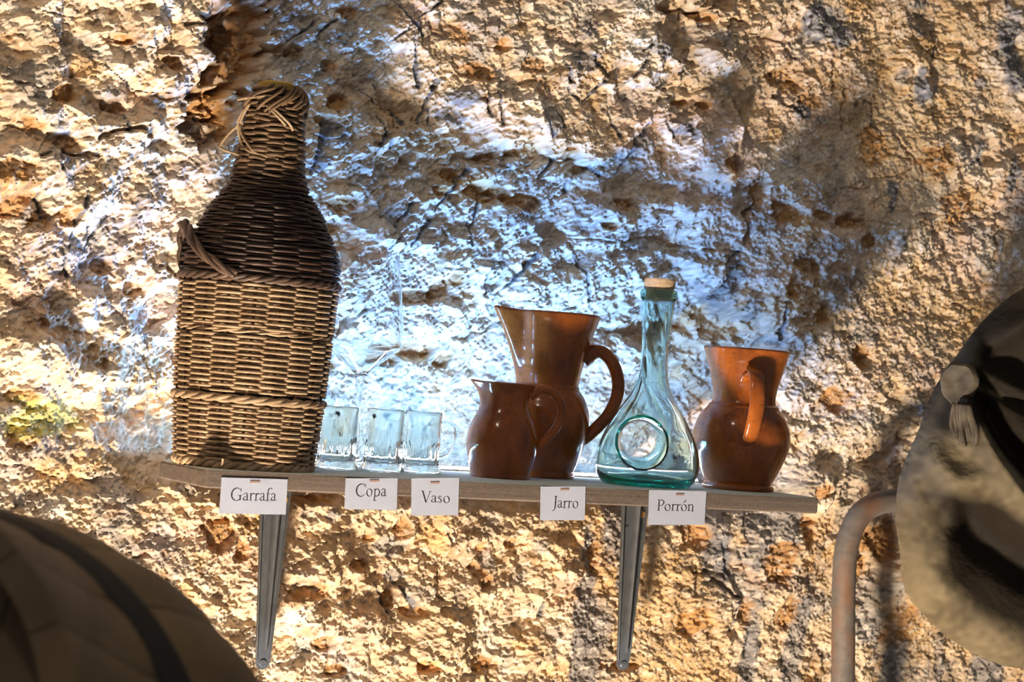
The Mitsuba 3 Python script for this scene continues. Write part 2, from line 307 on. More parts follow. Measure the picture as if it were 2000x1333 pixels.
HOLLOWS = [
    (-0.0899, 0.3656, 0.0151, 0.0095, 0.016), (0.027, 0.414, 0.0131, 0.0086, 0.014), (-0.0305, 0.429, 0.0153, 0.0053, 0.01), (0.0213, 0.3782, 0.0179, 0.0054, 0.01), (-0.0307, 0.3611, 0.0236, 0.0085, 0.016), (-0.124, 0.3316, 0.0174, 0.0063, 0.007),
    (-0.0822, 0.3153, 0.0152, 0.0084, 0.012), (0.0944, 0.4391, 0.0375, 0.0602, 0.055), (0.0824, 0.3693, 0.0301, 0.0327, 0.035), (-0.1342, 0.2572, 0.0288, 0.0209, 0.006), (0.2192, 0.4922, 0.0149, 0.0079, 0.012), (0.1653, 0.443, 0.011, 0.0089, 0.012),
    (0.2055, 0.4343, 0.0099, 0.0067, 0.01), (0.2179, 0.3938, 0.0111, 0.0078, 0.012), (0.1505, 0.441, 0.0122, 0.0088, 0.01), (0.2043, 0.3726, 0.0148, 0.0078, 0.01), (0.3936, 0.4179, 0.0064, 0.0058, 0.006), (0.3454, 0.4897, 0.0318, 0.0138, 0.004),
    (0.3813, 0.4482, 0.0256, 0.0092, 0.008), (0.4114, 0.4812, 0.0103, 0.0105, 0.008), (0.4462, 0.4623, 0.0194, 0.0117, 0.004), (0.6185, 0.5509, 0.02, 0.0072, 0.016), (0.6797, 0.5521, 0.0175, 0.0061, 0.014), (0.656, 0.4467, 0.0161, 0.0073, 0.012),
    (0.6886, 0.4475, 0.0094, 0.0049, 0.01), (0.7347, 0.3822, 0.0163, 0.0123, 0.014), (0.7894, 0.3539, 0.0165, 0.0223, 0.016), (0.8251, 0.3357, 0.0304, 0.0162, 0.018), (0.9149, 0.3286, 0.021, 0.0089, 0.014), (0.9482, 0.3094, 0.0141, 0.0089, 0.012),
    (0.5148, 0.3704, 0.0144, 0.0083, 0.012), (0.5368, 0.3549, 0.0131, 0.0059, 0.012), (0.4655, 0.3109, 0.0233, 0.0082, 0.014), (0.4412, 0.3623, 0.0103, 0.0058, 0.008), (0.3716, 0.3287, 0.0229, 0.0092, 0.014), (0.4088, 0.3529, 0.0167, 0.0093, 0.013),
    (0.4052, 0.3177, 0.0166, 0.0104, 0.012), (0.4382, 0.3181, 0.0155, 0.0093, 0.013), (0.4222, 0.3107, 0.0103, 0.007, 0.011), (0.3599, 0.313, 0.0127, 0.0069, 0.01), (0.2422, 0.2841, 0.0248, 0.0112, 0.008), (0.2226, 0.2597, 0.0186, 0.0089, 0.006),
    (0.3506, 0.1915, 0.0253, 0.0092, 0.013), (0.3854, 0.2001, 0.0127, 0.0115, 0.012), (0.4004, 0.2158, 0.0102, 0.0069, 0.01), (0.3749, 0.1301, 0.0254, 0.0103, 0.016), (0.3307, 0.1214, 0.0189, 0.0114, 0.014), (0.4148, 0.1212, 0.0128, 0.0093, 0.013),
    (0.2629, 0.1055, 0.0149, 0.0067, 0.01), (0.5956, 0.3192, 0.0159, 0.0084, 0.012), (0.5836, 0.294, 0.0132, 0.0072, 0.01), (0.4846, 0.2434, 0.0078, 0.007, 0.008), (0.691, 0.2065, 0.0175, 0.0061, 0.01), (0.7076, 0.1833, 0.0202, 0.0061, 0.01),
    (0.8654, 0.2704, 0.018, 0.0088, 0.012), (0.8446, 0.2435, 0.0097, 0.0125, 0.01), (0.894, 0.2096, 0.0111, 0.0126, 0.01), (0.9532, 0.1631, 0.0211, 0.0191, 0.012), (0.9183, 0.11, 0.021, 0.0152, 0.012), (0.8753, 0.3343, 0.0167, 0.0075, 0.01),
    (0.7999, 0.4952, 0.0234, 0.0087, 0.006), (0.8236, 0.4857, 0.0166, 0.0088, 0.006), (0.8554, 0.4739, 0.0208, 0.0101, 0.005), (1.0516, 0.4229, 0.0287, 0.0195, 0.003), (1.0897, 0.3682, 0.0288, 0.0196, 0.003), (0.954, 0.425, 0.0212, 0.0255, 0.003),
    (0.8277, -0.0013, 0.0206, 0.0099, 0.01), (0.1302, -0.0843, 0.0157, 0.0164, 0.014), (0.1521, -0.1001, 0.0085, 0.0219, 0.012), (0.2337, -0.1427, 0.037, 0.0111, 0.008), (0.2596, -0.1985, 0.0161, 0.0089, 0.014), (0.2931, -0.1134, 0.0187, 0.0056, 0.012),
    (0.3095, -0.0846, 0.01, 0.0045, 0.01), (0.3403, -0.1523, 0.0126, 0.0136, 0.014), (0.3734, -0.1661, 0.0164, 0.008, 0.012), (0.3529, -0.072, 0.0088, 0.0137, 0.012), (0.457, -0.1096, 0.009, 0.0232, 0.014), (0.4656, -0.1328, 0.0077, 0.0093, 0.012),
    (0.4985, -0.0851, 0.0168, 0.0059, 0.01), (0.5279, -0.0311, 0.0195, 0.0059, 0.01), (0.6093, -0.0941, 0.0066, 0.0179, 0.01), (0.2258, -0.0451, 0.0185, 0.0078, 0.008), (0.247, -0.0415, 0.0186, 0.0056, 0.008), (0.7436, -0.0662, 0.0203, 0.0183, 0.008),
    (0.6972, -0.0371, 0.0134, 0.0121, 0.006), (0.8581, -0.0878, 0.0207, 0.0312, 0.008), (0.8938, -0.0554, 0.0111, 0.0188, 0.01), (0.8971, -0.0049, 0.0139, 0.0126, 0.01), (0.8185, -0.1572, 0.0137, 0.0186, 0.01), (0.7457, -0.1766, 0.027, 0.0183, 0.006),
    (0.8794, -0.1564, 0.0207, 0.0188, 0.006), (0.9835, -0.0911, 0.0141, 0.0382, 0.01), (1.0133, -0.0646, 0.0212, 0.0256, 0.008), (1.0548, -0.167, 0.0285, 0.0257, 0.006), (0.6558, -0.2258, 0.0266, 0.0084, 0.014), (0.47, -0.2262, 0.0167, 0.0081, 0.01),
    (0.3913, -0.2263, 0.0152, 0.008, 0.01), (0.2778, -0.2321, 0.0136, 0.0067, 0.012), (-0.1043, 0.0083, 0.0231, 0.0136, 0.008), (-0.0295, 0.0972, 0.0235, 0.0138, 0.006), (-0.0756, 0.1258, 0.0291, 0.0137, 0.008), (-0.1022, 0.0504, 0.0231, 0.0105, 0.008),
    (-0.0204, 0.1939, 0.0118, 0.0085, 0.01), (-0.0684, 0.2427, 0.0117, 0.0085, 0.01), (-0.1003, 0.2343, 0.0151, 0.0105, 0.012), (-0.1309, 0.2837, 0.0231, 0.0104, 0.008), (0.0465, 0.0591, 0.0119, 0.0162, 0.008), (0.0147, 0.1754, 0.0142, 0.0107, 0.008),
]
BULGES = [
    (0.7263, 0.3936, 0.0611, 0.0368, 0.012), (0.9052, 0.3499, 0.0839, 0.0569, 0.008), (-0.0522, 0.3878, 0.0881, 0.0266, 0.012), (-0.0923, 0.3405, 0.0524, 0.0158, 0.014), (-0.1203, 0.2848, 0.0463, 0.0261, 0.012), (0.3846, 0.1711, 0.0446, 0.023, 0.01),
    (0.3666, 0.1525, 0.0381, 0.0149, 0.01), (0.2741, 0.1967, 0.0499, 0.0338, 0.01), (0.2603, 0.0603, 0.0373, 0.0225, 0.008), (0.2432, -0.109, 0.0556, 0.0279, 0.016), (0.2861, -0.1813, 0.0559, 0.0281, 0.014), (0.2172, -0.1653, 0.0307, 0.0333, 0.008),
    (0.4149, -0.1974, 0.0382, 0.0345, 0.012), (0.5549, -0.1074, 0.0392, 0.0296, 0.01), (0.5223, -0.2084, 0.0389, 0.0235, 0.01), (0.8597, -0.1066, 0.0414, 0.0561, 0.012), (0.7736, -0.1578, 0.0339, 0.043, 0.01), (1.0646, 0.4634, 0.0432, 0.078, 0.01),
    (1.0201, 0.316, 0.0356, 0.058, 0.008), (0.6459, 0.312, 0.0802, 0.0242, 0.01), (0.4388, 0.3912, 0.0452, 0.0233, 0.01), (0.4896, 0.5092, 0.0522, 0.0354, 0.006), (0.7388, 0.506, 0.0613, 0.0246, 0.008), (0.012, 0.3528, 0.0178, 0.014, 0.014),
    (0.0072, 0.3415, 0.0238, 0.014, 0.01), (0.0203, 0.3915, 0.0238, 0.014, 0.012), (0.2823, 0.4811, 0.0251, 0.0227, 0.01), (1.0508, -0.1218, 0.0427, 0.0515, 0.014), (-0.0898, 0.0984, 0.0464, 0.0262, 0.012), (-0.0446, 0.1493, 0.0352, 0.0212, 0.01),
    (-0.0075, 0.0292, 0.0295, 0.0266, 0.012),
]


def wall_axis(a, b, step, low, high):
    """Even steps from a to b and widening ones out to low and high."""
    inner = np.arange(a, b, step)
    def out(d):
        s, x, r = step, 0.0, []
        while x < d:
            s *= 1.18
            x += s
            r.append(x)
        return np.array(r)
    return np.concatenate([a - out(a - low)[::-1], inner, inner[-1] + out(high - b)])


def segment(X, Z, x0, z0, x1, z1):
    """Distance to the segment, and the place along it from 0 to 1."""
    dx, dz = x1 - x0, z1 - z0
    t = np.clip(((X - x0) * dx + (Z - z0) * dz) / (dx * dx + dz * dz), 0, 1)
    return np.hypot(X - x0 - t * dx, Z - z0 - t * dz), t


def facets(P, cell, slope, lift, seed, soft=0.10):
    """Chipped stone: every cell of a Voronoi diagram is a tilted plane, so that cells meet in ledges. Returns the height and a random number per cell."""
    g = np.random.default_rng(seed)
    low, high = P.min(0), P.max(0)
    n = int(np.prod((high - low) / cell)) + 4
    c = low + g.random((n, 2)) * (high - low)
    tilt, off, tone = g.normal(0, slope, (n, 2)), g.normal(0, lift, n), g.random(n)
    d, i = cKDTree(c).query(P, k=2, workers=-1)
    h = [off[i[:, k]] + (tilt[i[:, k]] * (P - c[i[:, k]])).sum(1) for k in (0, 1)]
    w = 0.5 * np.clip(1 - (d[:, 1] - d[:, 0]) / (soft * cell), 0, 1)
    return h[0] * (1 - w) + h[1] * w, tone[i[:, 0]]


def sstep(a, b, x):
    t = np.clip((x - a) / (b - a), 0, 1)
    return t * t * (3 - 2 * t)


def build_wall():
    xs = wall_axis(-0.26, 1.27, 0.00135, -1.4, 2.6)
    zs = wall_axis(-0.32, 0.72, 0.00135, -1.5, 1.8)
    X, Z = np.meshgrid(xs, zs)
    shape = X.shape
    X, Z = X.ravel(), Z.ravel()
    Q = np.stack([X, np.zeros_like(X), Z], 1)
    one = np.ones_like(X)
    n3 = lambda f, o=3, s=0, ax=1.0, az=1.0: fbm(np.stack([X * f * ax, one * 0.37 * s, Z * f * az], 1), o, s)  # noqa: E731
    wx, wz = n3(9, 3, 21) - 0.5, n3(9, 3, 22) - 0.5
    fx, fz = n3(55, 2, 23) - 0.5, n3(55, 2, 24) - 0.5
    # strata fall to the right
    U = X * 0.80 + Z * 0.60
    V = -X * 0.60 + Z * 0.80
    W = np.stack([U + 0.05 * wx + 0.012 * fx, (V + 0.05 * wz + 0.012 * fz) * 1.15], 1)
    rough = 0.50 + 0.75 * sstep(0.42, 0.62, n3(3.1, 2, 30)) + 0.35 * sstep(0.28, -0.05, X) - 0.45 * sstep(0.72, 0.9, X) * sstep(-0.05, 0.15, Z)
    rough = rough * (1 - 0.22 * sstep(0.02, 0.15, X) * sstep(0.85, 0.7, X) * sstep(-0.02, 0.05, Z) * sstep(0.5, 0.35, Z))
    rough = np.clip(rough, 0.3, 1.4) * (1 - 0.30 * sstep(0.0, -0.06, Z)) * (1 - 0.25 * sstep(0.0, -0.06, Z) * sstep(0.3, 0.6, X))
    f1, t1 = facets(W, 0.075, 0.17, 0.0055, 1, 0.28)
    f2, t2 = facets(W + 3.0, 0.027, 0.10, 0.0010, 2)
    big = (n3(2.0, 3, 5) - 0.5) * 0.085
    lump = np.abs(2 * n3(11, 3, 6, 1.0, 1.25) - 1)
    mid = n3(26, 4, 16) - 0.5
    grain = n3(88, 4, 8) - 0.5 + 0.35 * (np.abs(2 * n3(60, 3, 17) - 1) - 0.25)
    mask = sstep(0.40, 0.62, n3(9, 3, 18))
    h = big + rough * (f1 + f2) + rough * 0.018 * (lump - 0.2) + 0.020 * rough * mid + (0.0095 + 0.0085 * mask) * grain + 0.0080 * (n3(330, 2, 9) - 0.5)
    pits = sstep(0.60, 0.74, n3(75, 3, 10)) * sstep(0.42, 0.58, n3(7, 2, 11))
    h -= 0.0050 * pits
    t3 = n3(60, 4, 19)
    # it leans out over the shelf
    behind = sstep(-0.13, 0.09, X + 0.12 * wx) * sstep(0.88, 0.70, X + 0.12 * wx)
    h += (1 - behind) * 0.05 * np.clip(Z, -0.3, 0.6) + behind * np.interp(Z, [-0.4, -0.05, 0.0, 0.10, 0.42, 0.8], [0.0, -0.008, -0.068, -0.060, 0.014, 0.036])
    # long cracks along the strata
    line = np.abs(n3(6.5, 4, 12, 0.7, 1.5) - 0.5)
    crack = sstep(0.010, 0.0, line) * sstep(0.47, 0.6, n3(4, 2, 13))
    line2 = np.abs(n3(15, 3, 14, 1.3, 0.8) - 0.5)
    crack2 = sstep(0.012, 0.0, line2) * sstep(0.52, 0.62, n3(8, 2, 15))
    h -= 0.004 * crack + 0.002 * crack2
    # albedo
    a1, a2, a3, a4 = n3(5.5, 4, 40), n3(13, 4, 41), n3(34, 3, 42), n3(240, 2, 43)
    col = np.empty((len(X), 3))
    tan, cream, orange, pink, grey = (np.array(c) for c in ((0.66, 0.485, 0.30), (0.80, 0.69, 0.54), (0.64, 0.39, 0.16), (0.64, 0.46, 0.355), (0.175, 0.165, 0.16)))
    col[:] = tan
    def lay(c, m):
        col[:] = col * (1 - m[:, None]) + c * m[:, None]
    lay(cream, sstep(0.44, 0.66, 0.55 * a1 + 0.45 * a3))
    lay(pink, 0.6 * sstep(0.52, 0.64, n3(10, 3, 44)))
    lay(orange, 0.75 * sstep(0.53, 0.68, 0.6 * a2 + 0.4 * n3(30, 2, 45)))
    lay(grey * 1.5, 0.55 * sstep(0.56, 0.68, 0.55 * n3(8, 3, 46) + 0.45 * a3))
    lay(np.array((0.36, 0.19, 0.075)), 0.55 * sstep(0.60, 0.72, n3(48, 3, 47)))
    lay(np.array((0.55, 0.335, 0.135)), 0.62 * sstep(0.30, 0.75, X) * sstep(0.08, -0.08, Z) * sstep(0.36, 0.60, n3(7, 3, 52)))
    lay(np.array((0.62, 0.41, 0.19)), 0.5 * sstep(0.70, 0.95, X) * sstep(-0.05, 0.1, Z) * sstep(0.36, 0.60, n3(6, 3, 53)))
    lay(grey * 1.25, 0.8 * sstep(0.57, 0.66, n3(20, 3, 54, 1.5, 0.22)) * sstep(0.35, 0.6, X) * sstep(0.05, -0.06, Z))
    led_wash = sstep(1.15, 0.55, np.hypot((X - 0.45) / 0.42, (Z - 0.17) / 0.24) + 0.9 * (n3(9, 3, 55) - 0.5))  # pale wash of the LED light painted into the rock above the shelf
    lay(np.array((0.66, 0.60, 0.52)), 0.62 * led_wash * sstep(0.36, 0.58, n3(22, 3, 56)))
    jag = (n3(26, 4, 50) - 0.5) * 1.7 + (n3(120, 2, 51) - 0.5) * 0.8
    for x, z, rx, rz, s in BULGES:
        q = ((X - x) / rx) ** 2 + ((Z - z) / rz) ** 2
        near = q < 2.2
        h[near] += s * (1 - sstep(0.15, 1.5, q[near] + 0.5 * jag[near]))
    for x, z, rx, rz, s in HOLLOWS:
        q = np.sqrt(((X - x) / rx) ** 2 + ((Z - z) / rz) ** 2)
        near = q < 1.9
        m = 1 - sstep(0.70, 1.10, q[near] + 1.0 * jag[near])
        h[near] -= 0.9 * s * m * (0.75 + 0.25 * f2[near] / 0.003 * 0.3)
        k = 0.8 * m[:, None]
        col[near] = col[near] * (1 - k) + np.array((0.47, 0.235, 0.075)) * k  # shaded brown of the recesses painted into the hollows
    for x, z, rx, rz, s in SOOT_AND_SHADE:  # soot, plus the bluish shade right of the carafe neck painted grey
        q = np.sqrt(((X - x) / rx) ** 2 + ((Z - z) / rz) ** 2)
        near = q < 2.0
        m = s * (1 - sstep(0.62, 1.05, q[near] + 0.75 * jag[near]))
        k = (0.95 * m)[:, None]
        col[near] = col[near] * (1 - k) + grey * (0.8 + 0.9 * a4[near])[:, None] * k
        h[near] += 0.0012 * m
    for x0, z0, x1, z1, w in GROOVES:
        near = (X > min(x0, x1) - 0.02) & (X < max(x0, x1) + 0.02) & (Z > min(z0, z1) - 0.02) & (Z < max(z0, z1) + 0.02)
        d, t = segment(X[near] + 0.006 * fx[near], Z[near] + 0.006 * fz[near], x0, z0, x1, z1)
        width = 0.8 * w * (0.45 + 0.8 * t)
        m = 1 - sstep(0.55, 1.15, d / width)
        h[near] -= 0.0055 * m * (0.35 + 0.65 * t)
        k = (0.9 * (1 - sstep(0.7, 1.4, d / width)))[:, None]
        col[near] = col[near] * (1 - k) + np.array((0.17, 0.17, 0.18)) * k
    for x0, z0, x1, z1, w, s in CREVICES:
        near = (X > min(x0, x1) - 0.04) & (X < max(x0, x1) + 0.04) & (Z > min(z0, z1) - 0.04) & (Z < max(z0, z1) + 0.04)
        d, t = segment(X[near] + 0.030 * fx[near] + 0.03 * wx[near], Z[near] + 0.030 * fz[near] + 0.03 * wz[near], x0, z0, x1, z1)
        h[near] -= s * (1 - sstep(0.3, 1.6, d / w))
        k = (0.5 * (1 - sstep(0.4, 1.2, d / w)))[:, None]
        col[near] = col[near] * (1 - k) + np.array((0.20, 0.12, 0.06)) * k  # shade inside the crevices painted as a darker brown
    # yellow-green glow of the LED strip's left end, painted on the rock
    led_end_glow = sstep(1.0, 0.3, np.hypot((X + 0.085) / 0.06, (Z - 0.03) / 0.035) + 0.8 * jag)
    lay(np.array((0.60, 0.55, 0.16)), 0.75 * led_end_glow)
    col *= (0.80 + 0.40 * a4)[:, None]
    col *= (0.62 + 0.76 * t3)[:, None]
    col *= (1 - 0.45 * sstep(0.58, 0.72, n3(150, 3, 48)) * sstep(0.4, 0.6, a3))[:, None]
    lay(cream, 0.5 * sstep(0.60, 0.72, n3(170, 2, 49)))
    depth = 0.262 - h
    # the rock is hewn back behind the shelf and its vessels, and the brackets' feet
    shelf = sstep(-0.10, -0.03, X) * sstep(0.78, 0.72, X) * sstep(-0.05, -0.02, Z) * sstep(0.45, 0.36, Z)
    soft = lambda y, least: least + 0.006 * np.log1p(np.exp((y - least) / 0.006))  # noqa: E731
    depth = depth * (1 - shelf) + soft(depth, 0.222) * shelf
    depth = soft(depth, 0.200)
    for bx in (0.1625, 0.613):
        foot = sstep(0.045, 0.02, np.abs(X - bx)) * sstep(-0.26, -0.23, Z) * sstep(0.02, -0.02, Z)
        depth = depth * (1 - foot) + np.maximum(depth, 0.214) * foot
    V3 = np.stack([X, depth, Z], 1)
    r, c = shape
    i, j = np.meshgrid(np.arange(r - 1), np.arange(c - 1), indexing="ij")
    a = i * c + j
    F = np.stack([a, a + 1, a + c + 1, a + c], -1).reshape(-1, 4)
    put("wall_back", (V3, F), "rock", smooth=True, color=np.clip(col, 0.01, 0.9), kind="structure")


build_wall()

# ---------------------------------------------------------------- shelf, LED strip, brackets
LENGTH, DEPTH, THICK = 0.72, 0.31, 0.0178
def plank():
    """The board's outline is cut back at both ends to suit the rock; its top edges are eased."""
    outline = Polygon([(0.0, 0.0), (LENGTH, 0.0), (LENGTH, 0.13), (0.655, DEPTH), (0.10, DEPTH), (0.0, 0.125)]).buffer(-0.003).buffer(0.003, quad_segs=3)
    slabs = []
    for z, inset in ((-THICK, 0.0016), (-THICK + 0.0016, 0.0), (-0.0022, 0.0), (-0.0006, 0.0007), (0.0, 0.0022)):
        slabs.append(np.column_stack([np.array(outline.buffer(-inset, join_style="mitre").exterior.coords)[:-1], np.full(len(outline.exterior.coords) - 1, z)]))
    return trimesh.convex.convex_hull(np.vstack(slabs))


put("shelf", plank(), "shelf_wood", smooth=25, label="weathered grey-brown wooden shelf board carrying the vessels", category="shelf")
put("led_strip__tape", moved(rounded_box(0.645, 0.008, 0.0016, 0.0003), 0.050, 0.2015, 0.0001), "paper", label="white backing tape")
ang = np.linspace(0, math.pi, 7)
dome = np.stack([0.0035 * np.cos(ang), 0.003 * np.sin(ang)], 1)
line = [np.array([[x, 0.2055 + a, 0.0018 + b] for a, b in dome]) for x in (0.052, 0.693)]
v = np.vstack(line)
n = len(dome)
f = [[k, k + 1, n + k + 1, n + k] for k in range(n - 1)]
lit = trimesh.Trimesh(v, np.vstack([np.array(f)[:, [0, 1, 2]], np.array(f)[:, [0, 2, 3]]]), process=False)
if lit.face_normals[:, 2].sum() < 0:
    lit.invert()
scene["led_strip__diffuser"] = {**mikit.ply(lit, "paper"), "emitter": {"type": "area", "radiance": {"type": "rgb", "value": LED_RADIANCE}}}
tag("led_strip", "bright cold white light strip along the back edge of the shelf", "light strip")
tag("led_strip__diffuser", "glowing diffuser")


def bracket(key, bx, label):
    def ridge(w0, w1, d, y, z0, z1, x=0.0):
        """A tapering pressed rib: a half-round bar from z0 to z1."""
        a = np.linspace(0, math.pi, 7)
        rows = [np.array([[bx + x * (1 - 0.6 * k / 12) + (w0 + (w1 - w0) * k / 12) * math.cos(t), y - d * (1 - 0.4 * k / 12) * math.sin(t), z0 + (z1 - z0) * k / 12] for t in a]) for k in range(13)]
        v = np.vstack(rows)
        f = [[i * 7 + j, i * 7 + j + 1, (i + 1) * 7 + j + 1, (i + 1) * 7 + j] for i in range(12) for j in range(6)]
        f += [[i * 7 + 6, i * 7, (i + 1) * 7, (i + 1) * 7 + 6] for i in range(12)]
        m = trimesh.Trimesh(v, np.vstack([np.array(f)[:, [0, 1, 2]], np.array(f)[:, [0, 2, 3]]]), process=False)
        return m
    top, bottom = -0.0205, -0.2145
    # tapering leg with a rounded foot
    foot = [(bx + 0.0078 * math.cos(t), bottom + 0.0072 * math.sin(t)) for t in np.linspace(math.pi, 2 * math.pi, 13)]
    outline = Polygon([(bx - 0.0172, top), *foot, (bx + 0.0172, top)])
    plate = trimesh.creation.extrude_polygon(outline, 0.002, engine="earcut")
    plate.apply_transform(np.array([[1, 0, 0, 0], [0, 0, -1, 0.212], [0, 1, 0, 0], [0, 0, 0, 1.0]]))
    # edges folded towards the room
    folds = []
    for s in (-1, 1):
        p = np.array([[bx + s * 0.0166, 0.2085, top], [bx + s * 0.0074, 0.2095, bottom + 0.004]])
        folds.append(sweep(smooth_curve(p, 14), 0.0009, np.linspace(0.0042, 0.0016, 14), 8, up=(0, 1, 0)))
    put(f"{key}__wall_leg", join([plate, *folds]), "steel", smooth=35)
    put(f"{key}__rib", ridge(0.0052, 0.0022, 0.011, 0.2102, top, bottom + 0.014, 0.002), "steel", smooth=35)
    arm = moved(rounded_box(0.030, 0.165, 0.002, 0.0004), bx - 0.015, 0.045, -THICK - 0.0022)
    put(f"{key}__shelf_leg", arm, "steel")
    def screw(x, z, bsdf, size=0.0042):
        head = lathe([(0, 0.0022), (size * 0.25, 0.0022), (size * 0.3, 0.0014), (size * 0.75, 0.0018), (size, 0.0008), (size, 0), (0, 0)], 20)
        head.apply_transform(np.array([[1, 0, 0, x], [0, 0, -1, 0.2100], [0, 1, 0, z], [0, 0, 0, 1.0]]))
        put(numbered(f"{key}__screw"), head, bsdf, smooth=30)
    screw(bx, bottom, "steel")
    screw(bx + 0.0112, -0.040, "screw_brass")
    screw(bx - 0.0095, -0.056, "steel", 0.0024)
    tag(key, label, "shelf bracket")


bracket("shelf_bracket", 0.1625, "grey pressed steel bracket under the shelf below the garrafa card")
bracket("shelf_bracket_001", 0.613, "grey pressed steel bracket with a brass screw head beside the porrón card")

# ---------------------------------------------------------------- name cards
def pen(points, widths, n=28):
    """A stroke along a smooth curve with a width that swells and thins."""
    p = smooth_curve(points, n) if len(points) > 2 else np.linspace(points[0], points[1], n)
    w = np.interp(np.linspace(0, 1, n), np.linspace(0, 1, len(widths)), widths)
    return shapely.union_all([LineString([p[k], p[k + 1]]).buffer((w[k] + w[k + 1]) / 4, quad_segs=4) for k in range(n - 1)])


def bar(x0, y0, x1, y1, w=0.045):
    return LineString([(x0, y0), (x1, y1)]).buffer(w / 2, cap_style="flat")


def ring(cx, cy, rx, ry, thin, thick):
    return affinity.scale(Point(cx, cy).buffer(1, quad_segs=24), rx, ry).difference(affinity.rotate(affinity.scale(Point(cx, cy).buffer(1, quad_segs=24), rx - thick, ry - thin), 12))


def glyphs():
    K, k = 0.105, 0.05
    arc = lambda cx, cy, rx, ry, a, b, n=9: [(cx + rx * math.cos(math.radians(t)), cy + ry * math.sin(math.radians(t))) for t in np.linspace(a, b, n)]  # noqa: E731
    big_c = pen(arc(0.44, 0.5, 0.39, 0.51, 42, 318), [k, 0.07, K * 1.05, K * 1.1, K, 0.06, k], 50)
    g = {
        "G": ([big_c, bar(0.745, 0.72, 0.745, 1.0), bar(0.72, 0.02, 0.72, 0.42, K), bar(0.52, 0.42, 0.86, 0.42), pen([(0.60, 0.02), (0.72, 0.08)], [k, k])], 0.90),
        "C": ([big_c, bar(0.745, 0.72, 0.745, 1.0)], 0.80),
        "V": ([pen([(0.10, 1.0), (0.40, 0.0)], [K, K]), pen([(0.40, 0.0), (0.68, 1.0)], [k, k]), bar(-0.02, 0.985, 0.24, 0.985), bar(0.56, 0.985, 0.80, 0.985)], 0.74),
        "J": ([pen([(0.20, 1.0), (0.20, 0.4), (0.19, 0.0), (0.10, -0.22), (-0.03, -0.27)], [K, K, K, 0.06, 0.06]), bar(0.07, 0.985, 0.34, 0.985)], 0.36),
        "P": ([bar(0.17, 0.0, 0.17, 1.0, K), pen([(0.17, 0.97), (0.40, 0.98), (0.58, 0.76), (0.42, 0.50), (0.20, 0.48)], [k, 0.07, K, 0.07, k]), bar(0.03, 0.02, 0.32, 0.02), bar(0.03, 0.98, 0.2, 0.98)], 0.62),
        "a": ([pen([(0.06, 0.50), (0.16, 0.60), (0.28, 0.58), (0.33, 0.44), (0.33, 0.10), (0.38, 0.03), (0.46, 0.07)], [0.075, k, 0.07, 0.09, 0.09, 0.06, k]), pen([(0.33, 0.36), (0.13, 0.28), (0.06, 0.13), (0.15, 0.02), (0.33, 0.12)], [k, k, 0.095, 0.07, k])], 0.46),
        "r": ([bar(0.13, 0.0, 0.13, 0.6, 0.09), pen([(0.02, 0.54), (0.13, 0.60)], [k, k]), bar(0.02, 0.02, 0.27, 0.02), pen([(0.15, 0.42), (0.24, 0.57), (0.35, 0.57)], [k, 0.06, 0.10])], 0.38),
        "f": ([pen([(0.15, 0.0), (0.15, 0.7), (0.22, 0.98), (0.36, 1.04), (0.44, 0.98)], [0.09, 0.09, 0.08, 0.06, 0.08]), bar(0.03, 0.57, 0.34, 0.57), bar(0.03, 0.02, 0.30, 0.02)], 0.35),
        "o": ([ring(0.28, 0.30, 0.25, 0.33, k * 0.9, 0.09)], 0.56),
        "p": ([bar(0.14, -0.36, 0.14, 0.58, 0.09), pen([(0.03, 0.53), (0.14, 0.60)], [k, k]), bar(0.02, -0.35, 0.29, -0.35), pen([(0.15, 0.46), (0.30, 0.61), (0.50, 0.42), (0.48, 0.15), (0.32, 0.0), (0.15, 0.06)], [k, 0.06, 0.09, 0.09, 0.06, k])], 0.60),
        "s": ([pen([(0.31, 0.48), (0.22, 0.60), (0.10, 0.54), (0.10, 0.42), (0.26, 0.28), (0.32, 0.14), (0.22, 0.01), (0.06, 0.10)], [k, k, 0.07, 0.08, 0.09, 0.08, k, k])], 0.40),
        "n": ([bar(0.13, 0.0, 0.13, 0.6, 0.09), pen([(0.02, 0.54), (0.13, 0.60)], [k, k]), pen([(0.15, 0.44), (0.30, 0.60), (0.44, 0.48), (0.44, 0.0)], [k, 0.07, 0.09, 0.09]), bar(0.02, 0.02, 0.25, 0.02), bar(0.33, 0.02, 0.56, 0.02)], 0.60),
    }
    g["ó"] = (g["o"][0] + [pen([(0.24, 0.76), (0.38, 0.96)], [0.05, 0.10])], 0.56)
    return {c: (shapely.union_all(s).simplify(0.006), w) for c, (s, w) in g.items()}


GLYPHS = glyphs()


